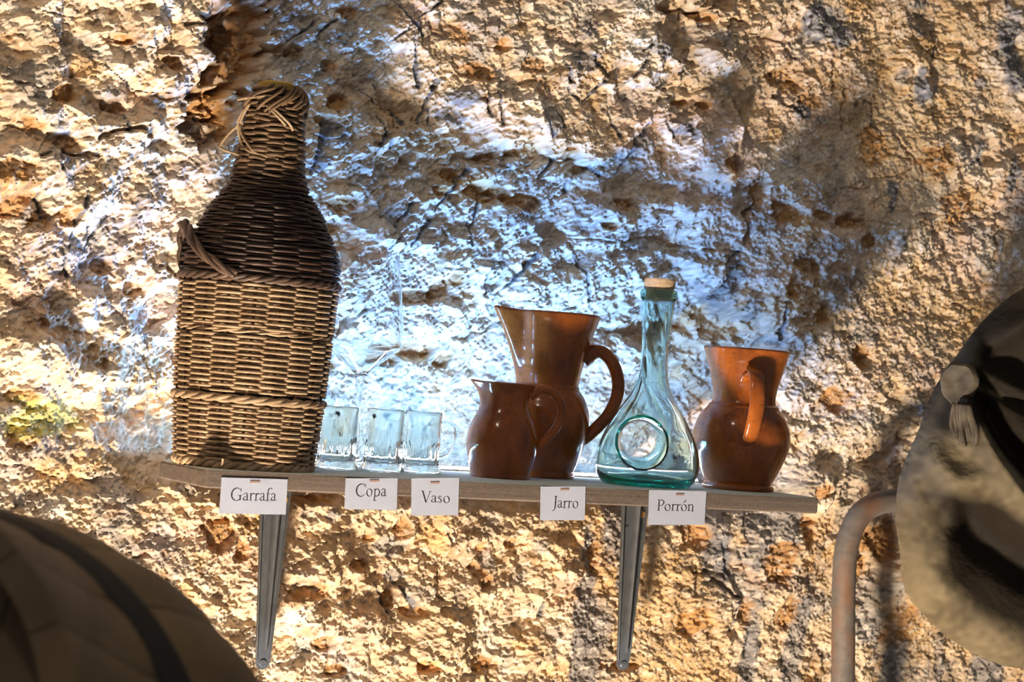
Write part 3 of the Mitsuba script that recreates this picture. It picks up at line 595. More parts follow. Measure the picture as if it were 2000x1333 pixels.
def card(key, text, corners, start, end, cap, staple, label):
    """A paper card stapled to the shelf's front edge: corners (x, z) clockwise from the top left; lettering from start to end on its base line."""
    y = -0.0014
    c = np.array(corners)
    grid, faces = [], []
    for i in range(9):
        for j in range(5):
            s, t = i / 8, j / 4
            x, z = (c[0] * (1 - s) + c[1] * s) * (1 - t) + (c[3] * (1 - s) + c[2] * s) * t
            grid.append((x, y, z))
    g = np.array(grid)
    v = np.vstack([g, g + [0, 0.0003, 0]])
    for i in range(8):
        for j in range(4):
            a, b, d, e = i * 5 + j, i * 5 + j + 1, (i + 1) * 5 + j + 1, (i + 1) * 5 + j
            faces += [[a, b, d, e], [a + 45, e + 45, d + 45, b + 45]]
    edge = [i * 5 for i in range(9)] + [40 + j for j in range(1, 5)] + [i * 5 + 4 for i in range(7, -1, -1)] + [j for j in range(3, 0, -1)]
    faces += [[a, b, b + 45, a + 45] for a, b in zip(edge, edge[1:] + edge[:1])]
    put(f"{key}__paper", (v, np.array(faces)), "paper")
    shapes, x = [], 0.0
    for ch in text:
        s, w = GLYPHS[ch]
        shapes.append(affinity.translate(s, x, 0))
        x += w + 0.02
    word = shapely.union_all(shapes)
    x0, _, x1, _ = word.bounds
    (sx, sz), (ex, ez) = start, end
    k = (ex - sx) / (x1 - x0)
    word = affinity.affine_transform(word, [k, 0, (ez - sz) / (ex - sx) * k, cap, sx - k * x0, sz - (ez - sz) / (ex - sx) * k * x0])
    parts = []
    for p in getattr(word, "geoms", [word]):
        e = trimesh.creation.extrude_polygon(p, 0.00008, engine="earcut")
        e.apply_transform(np.array([[1, 0, 0, 0], [0, 0, -1, y - 0.00003], [0, 1, 0, 0], [0, 0, 0, 1.0]]))
        parts.append(e)
    put(f"{key}__lettering", join(parts), "ink", label="dark serif lettering")
    st = rounded_box(0.0105, 0.0008, 0.0024, 0.0003)
    st.apply_transform(trimesh.transformations.rotation_matrix(-0.05, [0, 1, 0]))
    put(f"{key}__staple", moved(st, staple[0] - 0.0052, y - 0.0007, staple[1] - 0.0012), "staple_metal", label="brown metal staple")
    tag(key, label, "name card")


card("name_card", "Garrafa", [(0.0157, -0.0069), (0.0841, -0.0060), (0.0847, -0.0402), (0.0159, -0.0416)], (0.0264, -0.0285), (0.0740, -0.0272), 0.0118, (0.0502, -0.0099), "white paper card lettered Garrafa on the shelf edge below the wicker carafe")
card("name_card_001", "Copa", [(0.1455, -0.0024), (0.2023, 0.0000), (0.2038, -0.0316), (0.1468, -0.0326)], (0.1574, -0.0196), (0.1914, -0.0183), 0.0122, (0.1767, -0.0037), "white paper card lettered Copa on the shelf edge below the glass mugs")
card("name_card_002", "Vaso", [(0.2176, 0.0006), (0.2710, 0.0033), (0.2729, -0.0343), (0.2201, -0.0366)], (0.2292, -0.0225), (0.2621, -0.0223), 0.0110, (0.2437, -0.0029), "white paper card lettered Vaso, just right of the Copa card")
card("name_card_003", "Jarro", [(0.3659, -0.0016), (0.4196, 0.0005), (0.4213, -0.0346), (0.3682, -0.0363)], (0.3812, -0.0227), (0.4122, -0.0221), 0.0118, (0.3947, -0.0037), "white paper card lettered Jarro on the shelf edge below the brown jugs")
card("name_card_004", "Porrón", [(0.4976, -0.0001), (0.5700, 0.0016), (0.5705, -0.0346), (0.4994, -0.0369)], (0.5090, -0.0214), (0.5555, -0.0203), 0.0116, (0.5365, -0.0035), "white paper card lettered Porrón on the shelf edge below the teal decanter")


# ---------------------------------------------------------------- wicker-covered carafe
def carafe():
    s = 0.509e-3
    place = standing(0.068, 0.0755, 0.0, s, 0.9)
    key = "wicker_carafe"
    prof = np.array([(0, 127), (12, 131), (60, 136), (135, 142), (260, 147), (360, 150), (405, 150), (425, 146), (442, 138), (470, 122), (505, 106), (535, 82), (570, 67), (605, 62), (655, 58), (705, 53), (735, 50)])
    hs = np.linspace(0, 735, 500)
    rs = np.interp(hs, prof[:, 0], prof[:, 1])
    rs = np.convolve(np.pad(rs, 8, mode="edge"), np.ones(17) / 17, "valid")
    R = lambda h: np.interp(h, hs, rs)  # noqa: E731
    inner = [(0, 6)] + [(R(h) - 6.0, h) for h in np.linspace(6, 730, 90)] + [(0, 732)]
    put(f"{key}__bottle", lathe(inner, 64), "bottle_dark", smooth=30, place=place, label="dark bottle inside the wicker")
    g = np.random.default_rng(4)
    N = 210
    th = np.arange(N) * 2 * math.pi / N
    circle = np.stack([np.cos(th), np.sin(th)], 1)

    def strand(h, row, stakes, amp, rad, bsdf, flat=1.0, drift=0.0, phase=0.0):
        o = g.random(3) * 100
        wob = noise(np.stack([circle[:, 0] * 2.2 + o[0], circle[:, 1] * 2.2 + o[1], th * 0], 1), 3) - 0.5
        wave = np.cos(stakes / 2 * (th + phase) + math.pi * (row % 2))
        wave = np.sign(wave) * np.abs(wave) ** 0.6
        z = h + 3.0 * drift * wob + 0.6 * drift * (g.random() - 0.5)
        r = R(z) + amp * wave + 0.8 * wob
        p = np.stack([r * circle[:, 0], r * circle[:, 1], z], 1)
        size = rad * (0.88 + 0.24 * g.random()) * (1 + 0.25 * (wob > 0.25))
        put(numbered(f"{key}__strand"), sweep(p, size * 1.15, size * flat, 7, closed=True), bsdf, smooth=True, place=place)

    row = 0
    h = 12.0
    while h < 722:
        if h < 356:
            if 126 < h < 144 or 258 < h < 268:
                h += 5.4
                row += 1
                continue
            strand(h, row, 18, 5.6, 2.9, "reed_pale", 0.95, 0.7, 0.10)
            h += 5.5
        elif h < 372:
            h += 5.35
            continue
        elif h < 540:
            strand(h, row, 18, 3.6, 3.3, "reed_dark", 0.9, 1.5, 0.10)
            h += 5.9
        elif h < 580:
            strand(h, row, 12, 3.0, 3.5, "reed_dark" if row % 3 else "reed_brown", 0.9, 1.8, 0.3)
            h += 6.0
        else:
            strand(h, row, 12, 3.2, 3.8, "reed_brown", 0.95, 2.2, 0.3)
            h += 6.4
        row += 1

    def twist(h, rad, out, turns, bsdf, k, tilt=0.0):
        for q in range(k):
            t = np.arange(420) * 2 * math.pi / 420
            a = turns * t + q * 2 * math.pi / k
            r = R(h) + out + rad * 0.9 * np.cos(a)
            z = h + tilt * np.cos(t) + rad * 0.9 * np.sin(a)
            put(numbered(f"{key}__band"), sweep(np.stack([r * np.cos(t), r * np.sin(t), z], 1), rad, rad, 7, closed=True), bsdf, smooth=True, place=place, label="twisted band" if q == 0 else None)

    twist(134, 4.8, 2.5, 9, "reed_pale", 3)
    twist(263, 2.6, 1.0, 12, "reed_pale", 2)
    twist(364, 4.6, 3.0, 12, "reed_mid", 3)
    twist(8, 5.5, 1.0, 13, "reed_pale", 3)
    # uprights, woven over and under
    for q in range(18):
        a = q * 2 * math.pi / 18 - 0.10
        hh = np.linspace(4, 372, 44)
        put(numbered(f"{key}__upright"), sweep(np.stack([(R(hh) - 0.4) * math.cos(a), (R(hh) - 0.4) * math.sin(a), hh], 1), 3.2, 2.6, 6, up=(math.cos(a), math.sin(a), 0)), "reed_brown", smooth=True, place=place)
    # handle of twisted cane at the left shoulder
    path = smooth_curve([(-150, -6, 372), (-155, -16, 420), (-153, -28, 460), (-140, -64, 452), (-114, -112, 418), (-72, -146, 388), (-26, -156, 366)], 70)
    t = np.linspace(0, 1, 70)
    for q in range(3):
        a = 14 * t + q * 2 * math.pi / 3
        off = np.stack([np.cos(a), 0.6 * np.cos(a + 1), np.sin(a)], 1) * 5.4
        put(numbered(f"{key}__handle"), sweep(path + off, 6.0, 5.4, 8), "reed_mid", smooth=True, place=place, label="dark twisted cane handle" if q == 0 else None)
    # neck binding, loose ends and the stopper
    put(f"{key}__stopper", lathe([(0, 756), (30, 756), (36, 752), (38, 735), (38, 715), (0, 715)], 40), "wax", smooth=40, place=place, label="ochre yellow stopper")
    loops = []
    for q in range(11):
        a0, a1 = -2.9 + 0.30 * q + 0.25 * g.random(), -1.9 + 0.27 * q + 0.4 * g.random()
        z0, z1 = 690 + 34 * g.random(), 742 + 8 * g.random()
        tt = np.linspace(0, 1, 6)
        pts = [((R(z0) + 6 + 7 * math.sin(math.pi * u) - 12 * u * u) * math.cos(a0 + (a1 - a0) * u), (R(z0) + 6 + 7 * math.sin(math.pi * u) - 12 * u * u) * math.sin(a0 + (a1 - a0) * u), z0 + (z1 - z0) * u) for u in tt]
        loops.append(sweep(smooth_curve(pts, 24), 3.6, 3.0, 7))
    for q, z in enumerate((722, 729, 736)):
        t = np.linspace(0, 2 * math.pi, 80, endpoint=False)
        r = 50 - 3.0 * q + 2.0 * np.sin(2 * t + q)
        loops.append(sweep(np.stack([r * np.cos(t), r * np.sin(t), z + 3 * np.sin(t + 2 * q)], 1), 4.2, 3.8, 7, closed=True))
    for m in loops:
        put(numbered(f"{key}__neck_binding"), m, "reed_brown", smooth=True, place=place)
    ends = [[(40, -30, 719), (-2, -56, 722), (-40, -50, 717), (-70, -34, 712)], [(-46, -36, 705), (-58, -34, 680), (-60, -34, 655), (-44, -50, 630), (-20, -62, 608), (22, -62, 600)],
            [(-48, -34, 705), (-66, -30, 670), (-56, -32, 630), (-36, -56, 612), (0, -66, 604)], [(-56, -30, 668), (-78, -26, 650), (-96, -24, 624), (-92, -24, 614), (-62, -30, 606), (-50, -38, 600)],
            [(-6, -60, 705), (14, -62, 690), (36, -54, 672), (44, -48, 660)], [(-10, -60, 702), (10, -62, 686), (30, -56, 668)]]
    for e in ends:
        put(numbered(f"{key}__loose_cane"), sweep(smooth_curve(e, 40), 2.9, 2.7, 7), "reed_pale", smooth=True, place=place)
    tag(key, "tall wicker-covered carafe with a cane handle at the left end of the shelf", "carafe")


carafe()
put("straw_end", sweep(smooth_curve([(0.0170, 0.0052, 0.002), (0.0176, 0.0038, 0.007), (0.0170, 0.0022, 0.011)], 8), 0.0011, 0.0006, 6), "reed_pale", smooth=True, label="stub of pale straw on the shelf edge under the wicker carafe", category="straw")


# ---------------------------------------------------------------- glasses
def glass_mug(key, x, y, turn, label):
    s = 0.541e-3
    outer = [(0, 0), (40, 0), (43, 1.5), (44, 4), (42, 7), (39, 11), (37, 17), (36.5, 26), (36.5, 34), (36.5, 44), (36.5, 52), (36.5, 57), (36.5, 62), (36.5, 68), (36.3, 80), (36.2, 95), (36.2, 112), (36.4, 117), (35.8, 119.6), (34.6, 120.2)]
    inner = [(33.4, 119.4), (32.8, 112), (32.2, 90), (31.6, 60), (31, 40), (30, 20), (26, 15), (14, 13), (0, 12.5)]
    p = np.array(outer)
    hh = np.concatenate([p[:6, 1], np.linspace(14, 68, 28), p[14:, 1]])
    rr = np.interp(hh, p[1:, 1], p[1:, 0])
    hh[0], rr[0] = 0, 0
    hh, rr = np.insert(hh, 1, 0.0), np.insert(rr, 1, 40.0)
    def flutes(r, z, a):
        u = (a * 10 / (2 * math.pi) + 0.5) % 1 - 0.5
        arch = 62 - 34 * u**2 * 4 * 0.5
        on = sstep(0, 5, arch - z) * sstep(12, 22, z) * (r > 34)
        return r - 3.6 * on * (1 - (2 * u) ** 2) ** 0.8 + 0.6 * on, z
    m = lathe(np.vstack([np.stack([rr, hh], 1), dense(inner, 30)]), 120, flutes)
    place = standing(x, y, 0.0002, s).rotate([0, 0, 1], turn)
    # handle: from the wall below the rim round to the wall above the foot
    hp = smooth_curve([(34.6, 0, 104), (48, 0, 104), (60, 0, 101), (66.5, 0, 90), (66, 0, 70), (60, 0, 48), (50, 0, 36), (34.8, 0, 30)], 50)
    h = sweep(hp, 4.6, 5.0, 12, up=(0, 1, 0))
    put(f"{key}__cup", m, "mug_glass", smooth=32, place=place)
    put(f"{key}__handle", h, "mug_glass", smooth=50, place=place)
    tag(key, label, "mug", "small glass mugs on the shelf")


glass_mug("glass_mug", 0.1872, 0.115, 100, "small clear glass mug nearest the wicker carafe, handle turned to the wall")
glass_mug("glass_mug_001", 0.2402, 0.115, 136, "middle one of the three small clear glass mugs")
glass_mug("glass_mug_002", 0.2845, 0.115, 2, "small clear glass mug with its handle towards the brown jugs")


def wine_glass():
    s = 0.548e-3
    outer = [(0, 0), (48, 0), (51, 1.2), (50, 2.6), (36, 5), (20, 9), (11, 16), (7.5, 30), (6.2, 60), (6.0, 110), (6.4, 150), (8.5, 172), (12, 182)]
    bowl = [(12, 182), (24, 192), (44, 209), (62, 224), (73, 233), (77, 243), (78, 256), (77, 280), (73, 320), (67, 362), (62, 395), (60.2, 414), (59.8, 417.2)]
    curve = dense(bowl, 70)
    t = np.gradient(curve, axis=0)
    t /= np.linalg.norm(t, axis=1, keepdims=True)
    inner = (curve + 2.2 * np.stack([-t[:, 1], t[:, 0]], 1))[::-1]
    inner = inner[inner[:, 1] > 187]
    m = lathe(np.vstack([np.array(outer[:4]), dense(outer[3:], 40)[1:], curve[1:], inner, [(6, 187.5), (0, 187)]]), 96)
    put("wine_glass", m, "clear_glass", smooth=40, place=standing(0.2352, 0.174, 0.0002, s), label="large clear stemmed wine glass behind the small mugs", category="wine glass")


wine_glass()


def decanter():
    s = 0.561e-3
    out = [(0, 4), (40, 3), (66, 1), (78, 0), (86, 3), (95, 14), (101, 32), (102, 48), (98, 72), (88, 98), (74, 126), (58, 152), (43, 176), (33, 200), (28, 225), (26.5, 255), (27.5, 290), (30, 325), (32, 350), (33, 362), (35.5, 368), (36.5, 374), (35.5, 380), (32, 384), (29, 384.5)]
    ins = [(26.5, 382), (27.5, 372), (28, 360), (26.5, 335), (23.5, 295), (22.5, 258), (23.5, 228), (28, 203), (38, 179), (53, 154), (69, 127), (83.5, 99), (93.5, 72), (97, 48), (96, 33), (90, 19), (80, 13), (60, 14), (30, 19), (0, 21)]
    body = np.vstack([np.array(out[:4]), dense(out[3:], 110)[1:]])
    cav = dense(ins, 110)
    solid = lathe(np.vstack([body, [(0, 384.5)]]), 192)
    # folds drawn up from the thumb hole into the neck, on the near side
    v = np.array(solid.vertices)
    for line, lift in (([(-21, 248), (-14, 205), (-2, 168), (14, 140), (26, 112), (28, 86)], 5.0), ([(-24, 205), (-32, 175), (-46, 148), (-60, 124)], 2.2)):
        q = shapely.distance(shapely.points(v[:, 0], v[:, 2]), LineString(smooth_curve(line, 40)))
        v += np.column_stack([v[:, 0], v[:, 1], 0 * q]) / (np.hypot(v[:, 0], v[:, 1])[:, None] + 1e-6) * (lift * np.exp(-((q / 3.2) ** 2)) * (v[:, 1] < 0))[:, None]
    solid.vertices = v
    hollow = lathe(np.vstack([[(0, 400), (26.5, 400)], cav]), 128)
    M = lambda m: m3.Manifold(m3.Mesh(np.asarray(m.vertices, np.float32), np.asarray(m.faces, np.uint32)))  # noqa: E731

    def plug(grow):
        """The thumb hole through the belly, flaring to both sides."""
        y = np.linspace(-115, 115, 41)
        r = 35 + 9 * (np.abs(y) / 70) ** 2.2 + grow
        m = lathe(np.vstack([[(0, y[0])], np.stack([r, y], 1), [(0, y[-1])]]), 72)
        m.apply_transform(np.array([[1, 0, 0, -20], [0, 0, -1, 0], [0, 1, 0, 90], [0, 0, 0, 1.0]]))
        return M(m)
    glass = (M(solid) - plug(0)) - (M(hollow) - plug(5.5))
    g = glass.to_mesh()
    m = trimesh.Trimesh(g.vert_properties[:, :3], g.tri_verts, process=False)
    put("glass_decanter__body", m, "teal_glass", smooth=32, place=standing(0.5445, 0.081, 0.0002, s), interior={"type": "ref", "id": "teal_inside"})
    cork = lathe([(0, 366), (24, 366), (25.4, 368), (26.2, 383), (28, 386), (30, 389), (30.5, 402), (29.5, 405), (0, 406)], 40)
    put("glass_decanter__cork", cork, "cork", smooth=35, place=standing(0.5445, 0.081, 0.0002, s), label="cylindrical cork")
    tag("glass_decanter", "teal-tinted glass decanter with a thumb hole and a cork, left of the last jug", "decanter")


decanter()


# ---------------------------------------------------------------- glazed jugs
def jug(key, x, y, s, out, thick, spout, handle, section, label, ridges=()):
    """out: the outer (r, z) profile; spout: (direction, pull, narrow, reach, width); handle: points; section: (half width, half thickness)."""
    o = dense(out, 110)
    for z, d in ridges:
        o[:, 0] += d * np.exp(-(((o[:, 1] - z) / 2.2) ** 2))
    top = o[-1]
    t = np.gradient(o, axis=0)
    t /= np.linalg.norm(t, axis=1, keepdims=True)
    inside = (o + thick * np.stack([-t[:, 1], t[:, 0]], 1))[::-1]
    inside = inside[(inside[:, 1] > thick * 1.2) & (inside[:, 0] > 0.5)]
    lip = np.array([[top[0] - 0.15 * thick, top[1] + 0.35 * thick], [top[0] - 0.5 * thick, top[1] + 0.5 * thick], [top[0] - 0.85 * thick, top[1] + 0.35 * thick]])
    prof = np.vstack([[(0, 1.5), (out[0][0] - 4, 1.0)], o, lip, inside, [(0, thick * 1.2)]])
    a0, pull, narrow, reach, width = spout
    h = top[1]

    def shape(r, z, a):
        d = (a - a0 + math.pi) % (2 * math.pi) - math.pi
        k = np.clip((z - (h - reach)) / reach, 0, None) ** 1.25
        beak = np.exp(-((d / width) ** 2))
        cheek = np.exp(-(((np.abs(d) - 2.3 * width) / (1.1 * width)) ** 2))
        r = r * (1 + k * (pull * beak - narrow * cheek))
        z = z + k * 0.05 * h * pull * beak
        wob = 1 + 0.006 * np.sin(2 * a + 1.0) * (z / h)
        return r * wob, z
    place = standing(x, y, 0.0, s)
    put(f"{key}__body", lathe(prof, 128, shape), "glaze", smooth=45, place=place)
    hp = smooth_curve(handle, 60)
    u = np.linspace(0, 1, 60)
    flare = 1 + 0.45 * np.exp(-((u / 0.10) ** 2)) - 0.25 * np.exp(-(((1 - u) / 0.12) ** 2))
    put(f"{key}__handle", sweep(hp, section[0] * flare, section[1] * flare, 14, up=section[2]), "glaze", smooth=60, place=place)
    tag(key, label, "jug")


jug("brown_jug", 0.4580, 0.163, 0.566e-3, [(62, 0), (65, 1.5), (66, 6), (64.5, 11), (66, 18), (76, 45), (85, 80), (88, 112), (85, 135), (76, 158), (66, 172), (62, 180), (63, 190), (67, 215), (76, 255), (86, 290), (93, 312), (95, 320)], 7.0,
    (math.pi + 0.42, 0.30, 0.11, 165, 0.19), [(66, -4, 236), (88, -4, 252), (108, -4, 250), (128, -4, 228), (139, -4, 196), (138, -4, 166), (125, -4, 132), (107, -4, 108), (91, -4, 90), (76, -4, 76), (64, -4, 66)], (12.5, 9.5, (0, 1, 0)),
    "tallest brown glazed jug with a wide flared mouth, behind the small jug", ((178, 2.0), (14, -1.0)))
jug("brown_jug_001", 0.3755, 0.105, 0.546e-3, [(56, 0), (58.5, 1.5), (59, 6), (60, 12), (66, 36), (70, 62), (69, 84), (62, 108), (52, 128), (47, 142), (46, 152), (48, 166), (53, 178), (56, 184)], 5.5,
    (math.pi - 0.05, 0.26, 0.07, 60, 0.30), [(46, -6, 166), (66, -8, 178), (86, -10, 176), (104, -12, 160), (112, -12, 138), (106, -12, 112), (92, -11, 90), (76, -9, 72), (62, -7, 58)], (8.5, 8.0, (0, 1, 0)),
    "smallest brown glazed jug, in front of the tallest jug")
jug("brown_jug_002", 0.6745, 0.092, 0.5775e-3, [(66, 0), (69, 2), (70, 7), (67, 12), (66, 16), (78, 42), (90, 72), (95, 96), (93, 118), (84, 142), (70, 160), (63, 169), (61, 180), (63, 198), (70, 225), (77, 250), (81, 266), (82.5, 273)], 6.5,
    (math.pi * 0.5 + 1.05, 0.12, 0.03, 60, 0.26), [(2, -58, 222), (5, -80, 232), (9, -100, 226), (12, -114, 204), (13, -119, 174), (11, -115, 142), (8, -107, 118), (5, -96, 100), (4, -84, 90)], (15.5, 7.0, (0.3, -1, 0.2)),
    "brown glazed jug at the right end of the shelf, handle towards the room", ((164, 1.8), (14, -1.5)))


# ---------------------------------------------------------------- cask in the foreground
def cask():
    a, b = np.array([-0.5309, -0.8386, -0.1579]), np.array([-0.4664, -0.7589, -0.2179])
    axis = (b - a) / np.linalg.norm(b - a)
    half = 0.225
    side = np.cross(axis, [0, 0, 1.0])
    side /= np.linalg.norm(side)
    frame = np.eye(4)
    frame[:3, 0], frame[:3, 1], frame[:3, 2], frame[:3, 3] = side, np.cross(axis, side), axis, b
    place = T(frame)
    rad = lambda w: 0.243 - 0.045 * min(abs(w) / 0.119, 1.0) ** 2 - 0.26 * max(abs(w) - 0.119, 0.0)  # noqa: E731
    n = 22
    ws = np.linspace(-half, half, 17)
    for q in range(n):
        g0, g1 = (q + 0.012) * 2 * math.pi / n, (q + 0.988) * 2 * math.pi / n
        v = []
        for w in ws:
            for k in range(5):
                t = g0 + (g1 - g0) * k / 4
                r = rad(w) - (0.0016 if k in (0, 4) else 0)
                v.append((r * math.cos(t), r * math.sin(t), w))
            for k in range(4, -1, -1):
                t = g0 + (g1 - g0) * k / 4
                v.append(((rad(w) - 0.017) * math.cos(t), (rad(w) - 0.017) * math.sin(t), w))
        f = [[i * 10 + j, i * 10 + (j + 1) % 10, (i + 1) * 10 + (j + 1) % 10, (i + 1) * 10 + j] for i in range(16) for j in range(10)]
        for i in (0, 16):
            f += [[i * 10 + k, i * 10 + k + 1, i * 10 + 8 - k, i * 10 + 9 - k] for k in range(4)]
        m = trimesh.Trimesh(np.array(v), np.vstack([np.array(f)[:, [0, 1, 2]], np.array(f)[:, [0, 2, 3]]]), process=False)
        m.fix_normals()
        put(numbered("wooden_cask__stave"), m, "cask_wood", smooth=30, place=place)
    for w0, w1 in ((-0.128, -0.106), (0.106, 0.128)):
        m = lathe([(rad(w0), w0), (rad(w0) + 0.003, w0 + 0.0006), (rad(w1) + 0.003, w1 - 0.0006), (rad(w1), w1), (rad(w0), w0)], 96)
        put(numbered("wooden_cask__hoop"), m, "cask_hoop", smooth=40, place=place, label="dark iron hoop")
    for e, sgn in ((-half + 0.022, 1), (half - 0.022, -1)):
        r = rad(e) - 0.016
        for q in range(6):
            x0, x1 = -r + 2 * r * q / 6 + 0.0006, -r + 2 * r * (q + 1) / 6 - 0.0006
            shape = Point(0, 0).buffer(r, quad_segs=24).intersection(shapely.box(x0, -r, x1, r))
            m = trimesh.creation.extrude_polygon(shape, 0.012, engine="earcut")
            m.apply_translation([0, 0, e - 0.006])
            put(numbered("wooden_cask__head_board"), m, "cask_wood", place=place)
    tag("wooden_cask", "dark wooden cask with iron hoops in the left foreground", "cask")


cask()


# ---------------------------------------------------------------- iron pipe and wineskin
pipe = smooth_curve([(0.8905, 0.155, -0.62), (0.8895, 0.155, -0.34), (0.8888, 0.155, -0.2312), (0.8803, 0.155, -0.1150), (0.8812, 0.155, -0.0620), (0.8960, 0.155, -0.0280), (0.9220, 0.155, -0.0120), (0.9580, 0.155, -0.0070), (1.0000, 0.155, -0.0080), (1.06, 0.155, -0.012)], 120)
put("iron_pipe", sweep(pipe, 0.0142, 0.0142, 20, up=(0, 1, 0)), "rust", smooth=60, label="bent rusty iron pipe rising beside the wineskin", category="pipe")


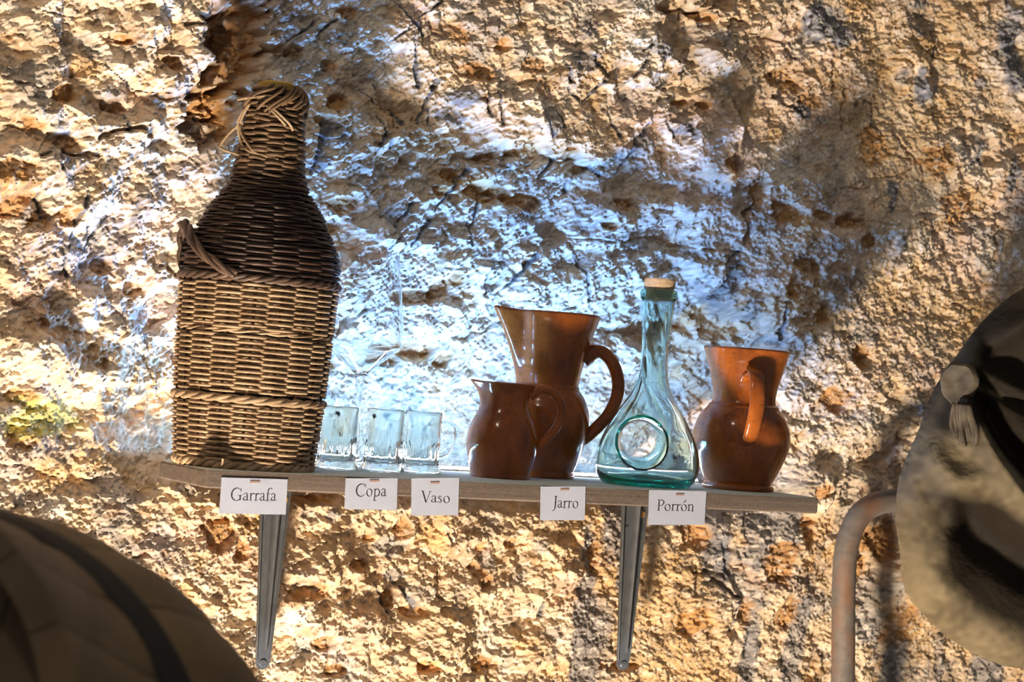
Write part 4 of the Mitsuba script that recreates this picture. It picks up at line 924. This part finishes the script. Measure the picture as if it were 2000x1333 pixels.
def wineskin():
    px = [(2010, 524), (1985, 530), (1958, 545), (1930, 568), (1900, 600), (1872, 640), (1850, 680), (1828, 722), (1808, 765), (1796, 812), (1788, 850), (1776, 895), (1766, 930), (1762, 965), (1764, 1010), (1769, 1045), (1782, 1090), (1791, 1130), (1802, 1165), (1822, 1192), (1850, 1215), (1885, 1240), (1925, 1262), (1970, 1278), (2030, 1290), (2110, 1280), (2190, 1235), (2250, 1150), (2290, 1040), (2290, 920), (2260, 800), (2210, 690), (2150, 600), (2080, 540)]
    loop = smooth_curve(px + px[:1], 300)[:-1]
    outline = Polygon(loop)
    step = 4.0
    inside = shapely.prepare(outline)
    x0, y0, x1, y1 = outline.bounds
    gx, gy = np.meshgrid(np.arange(x0, x1, step), np.arange(y0, y1, step))
    pts = np.stack([gx.ravel(), gy.ravel()], 1)
    pts = pts[shapely.contains_xy(outline.buffer(-2.5), pts[:, 0], pts[:, 1])]
    allp = np.vstack([np.array(loop), pts])
    from scipy.spatial import Delaunay
    tri = Delaunay(allp).simplices
    mid = allp[tri].mean(1)
    tri = tri[shapely.contains_xy(outline, mid[:, 0], mid[:, 1])]
    d = shapely.distance(shapely.points(allp), outline.exterior)
    d[: len(loop)] = 0
    full = np.sqrt(np.clip(1 - (1 - np.clip(d / 235, 0, 1)) ** 2, 0, 1)) * 125

    def crease(p, w, depth):
        ln = LineString(smooth_curve(p, 40))
        q = shapely.distance(shapely.points(allp), ln)
        return depth * np.exp(-((q / w) ** 2))
    front = full.copy()
    env = np.clip(d / 40, 0, 1)
    front += env * crease([(1855, 790), (1890, 850), (1930, 905), (1990, 960), (2060, 1000)], 22, 46)
    front += env * crease([(1800, 900), (1850, 940), (1900, 935), (1950, 960)], 26, 30)
    front += env * crease([(1845, 985), (1875, 1030), (1850, 1075)], 22, 19)
    front += env * crease([(1870, 700), (1905, 660), (1950, 600), (2000, 570)], 26, 32)
    front += env * crease([(1790, 1090), (1850, 1150), (1920, 1200), (2020, 1250)], 40, 27)
    front -= env * crease([(1900, 690), (1950, 700), (2020, 740)], 40, 62)
    front -= env * crease([(1885, 780), (1930, 850), (1985, 900)], 22, 54)
    front -= env * crease([(1870, 745), (1930, 770), (2010, 790)], 14, 30)
    front -= env * crease([(1900, 1020), (1950, 1060), (2020, 1090)], 46, 70)
    front -= env * crease([(1830, 1000), (1810, 970)], 20, 14)
    front -= env * crease([(1815, 800), (1806, 840), (1798, 870)], 9, 12)
    rough = noise(np.stack([allp[:, 0] * 0.02, allp[:, 1] * 0.02, d * 0], 1), 7) - 0.5
    front += env * 9 * rough
    # light on folds and lower rim, shade in hollows, painted into the hide
    painted_light = 0.15 - 0.10 * np.clip(d / 120, 0, 1) + 0.36 * np.exp(-((d / 45) ** 2)) * sstep(860, 1040, allp[:, 1])
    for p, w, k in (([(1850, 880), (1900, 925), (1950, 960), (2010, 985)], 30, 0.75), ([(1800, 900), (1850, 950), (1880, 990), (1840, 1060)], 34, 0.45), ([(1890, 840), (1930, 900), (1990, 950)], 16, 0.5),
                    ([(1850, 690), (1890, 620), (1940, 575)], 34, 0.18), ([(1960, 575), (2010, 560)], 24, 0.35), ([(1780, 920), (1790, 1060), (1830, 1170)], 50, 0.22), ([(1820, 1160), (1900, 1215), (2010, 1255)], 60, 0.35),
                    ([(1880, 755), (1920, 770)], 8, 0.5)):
        painted_light += crease(p, w, k)
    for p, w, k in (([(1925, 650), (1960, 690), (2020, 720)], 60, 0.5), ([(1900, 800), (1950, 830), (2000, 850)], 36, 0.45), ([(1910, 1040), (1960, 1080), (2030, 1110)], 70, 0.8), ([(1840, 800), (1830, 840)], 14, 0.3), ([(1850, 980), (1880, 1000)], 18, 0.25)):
        painted_light -= crease(p, w, k)
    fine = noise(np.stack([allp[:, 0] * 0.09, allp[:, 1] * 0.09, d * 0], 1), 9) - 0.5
    painted_light = np.clip(painted_light * (1 + 0.8 * rough) + 0.5 * fine * (0.15 + painted_light), 0.02, 1)
    tone = np.array((0.014, 0.010, 0.006)) * (1 - painted_light[:, None]) + np.array((0.19, 0.148, 0.085)) * painted_light[:, None]
    back = -full
    n = len(allp)
    edge = len(loop)
    remap = np.arange(n) + n
    remap[:edge] = np.arange(edge)
    local = np.vstack([np.column_stack([allp[:, 0] - 1900, -front, 900 - allp[:, 1]]), np.column_stack([allp[:, 0] - 1900, -back, 900 - allp[:, 1]])])
    faces = np.vstack([tri, remap[tri][:, ::-1]])
    m = trimesh.Trimesh(local, faces, process=False)
    if m.volume < 0:
        m.invert()
    trimesh.smoothing.filter_taubin(m, iterations=4)
    place = T().translate([0.9581, 0.03, 0.0501]).rotate([0, 0, 1], -math.degrees(YAW)).rotate([0, 1, 0], math.degrees(ROLL)).scale(0.5955e-3)
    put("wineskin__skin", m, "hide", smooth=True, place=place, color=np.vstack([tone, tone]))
    at = lambda x, y: -front[np.argmin(np.hypot(allp[:, 0] - x, allp[:, 1] - y))]  # noqa: E731
    knob = lathe([(0, -14), (24, -14), (30, -4), (36, 2), (39, 9), (38, 16), (33, 21), (24, 21), (20, 18.5), (10, 18), (0, 18)], 40, lambda r, z, a: (r * (1 + 0.05 * np.sin(3 * a) + 0.03 * np.sin(7 * a)), z + 1.2 * np.sin(4 * a) * (r / 40)))
    c, s = math.cos(0.62), math.sin(0.62)
    knob.apply_transform(np.array([[c, 0, -s, -56], [-s, 0, -c, at(1852, 756) - 4], [0, 1.08, 0, 144], [0, 0, 0, 1.0]]))
    put("wineskin__stopper", knob, "hide_plain", smooth=40, place=place, label="round flat leather stopper")
    g = np.random.default_rng(3)
    for q in range(8):
        a = -26 + 8 * q
        zs = (796, 820, 842, 862 + 14 * g.random())
        xs = (1842 + 0.35 * a, 1846 + 0.5 * a, 1850 + 0.62 * a + 5 * g.random(), 1856 + 0.6 * a + 14 * g.random())
        pts = [(x - 1900, at(x, z) - 5 - 7 * g.random() * (i > 0), 900 - z) for i, (x, z) in enumerate(zip(xs, zs))]
        put(numbered("wineskin__tie"), sweep(smooth_curve(pts, 20), 5.0, 3.2, 7, up=(0, 1, 0)), "hide_plain", smooth=True, place=place, label="gathered tie below the stopper" if q == 0 else None)
    tag("wineskin", "bulging greyish leather wineskin hanging at the right edge", "wineskin")


wineskin()
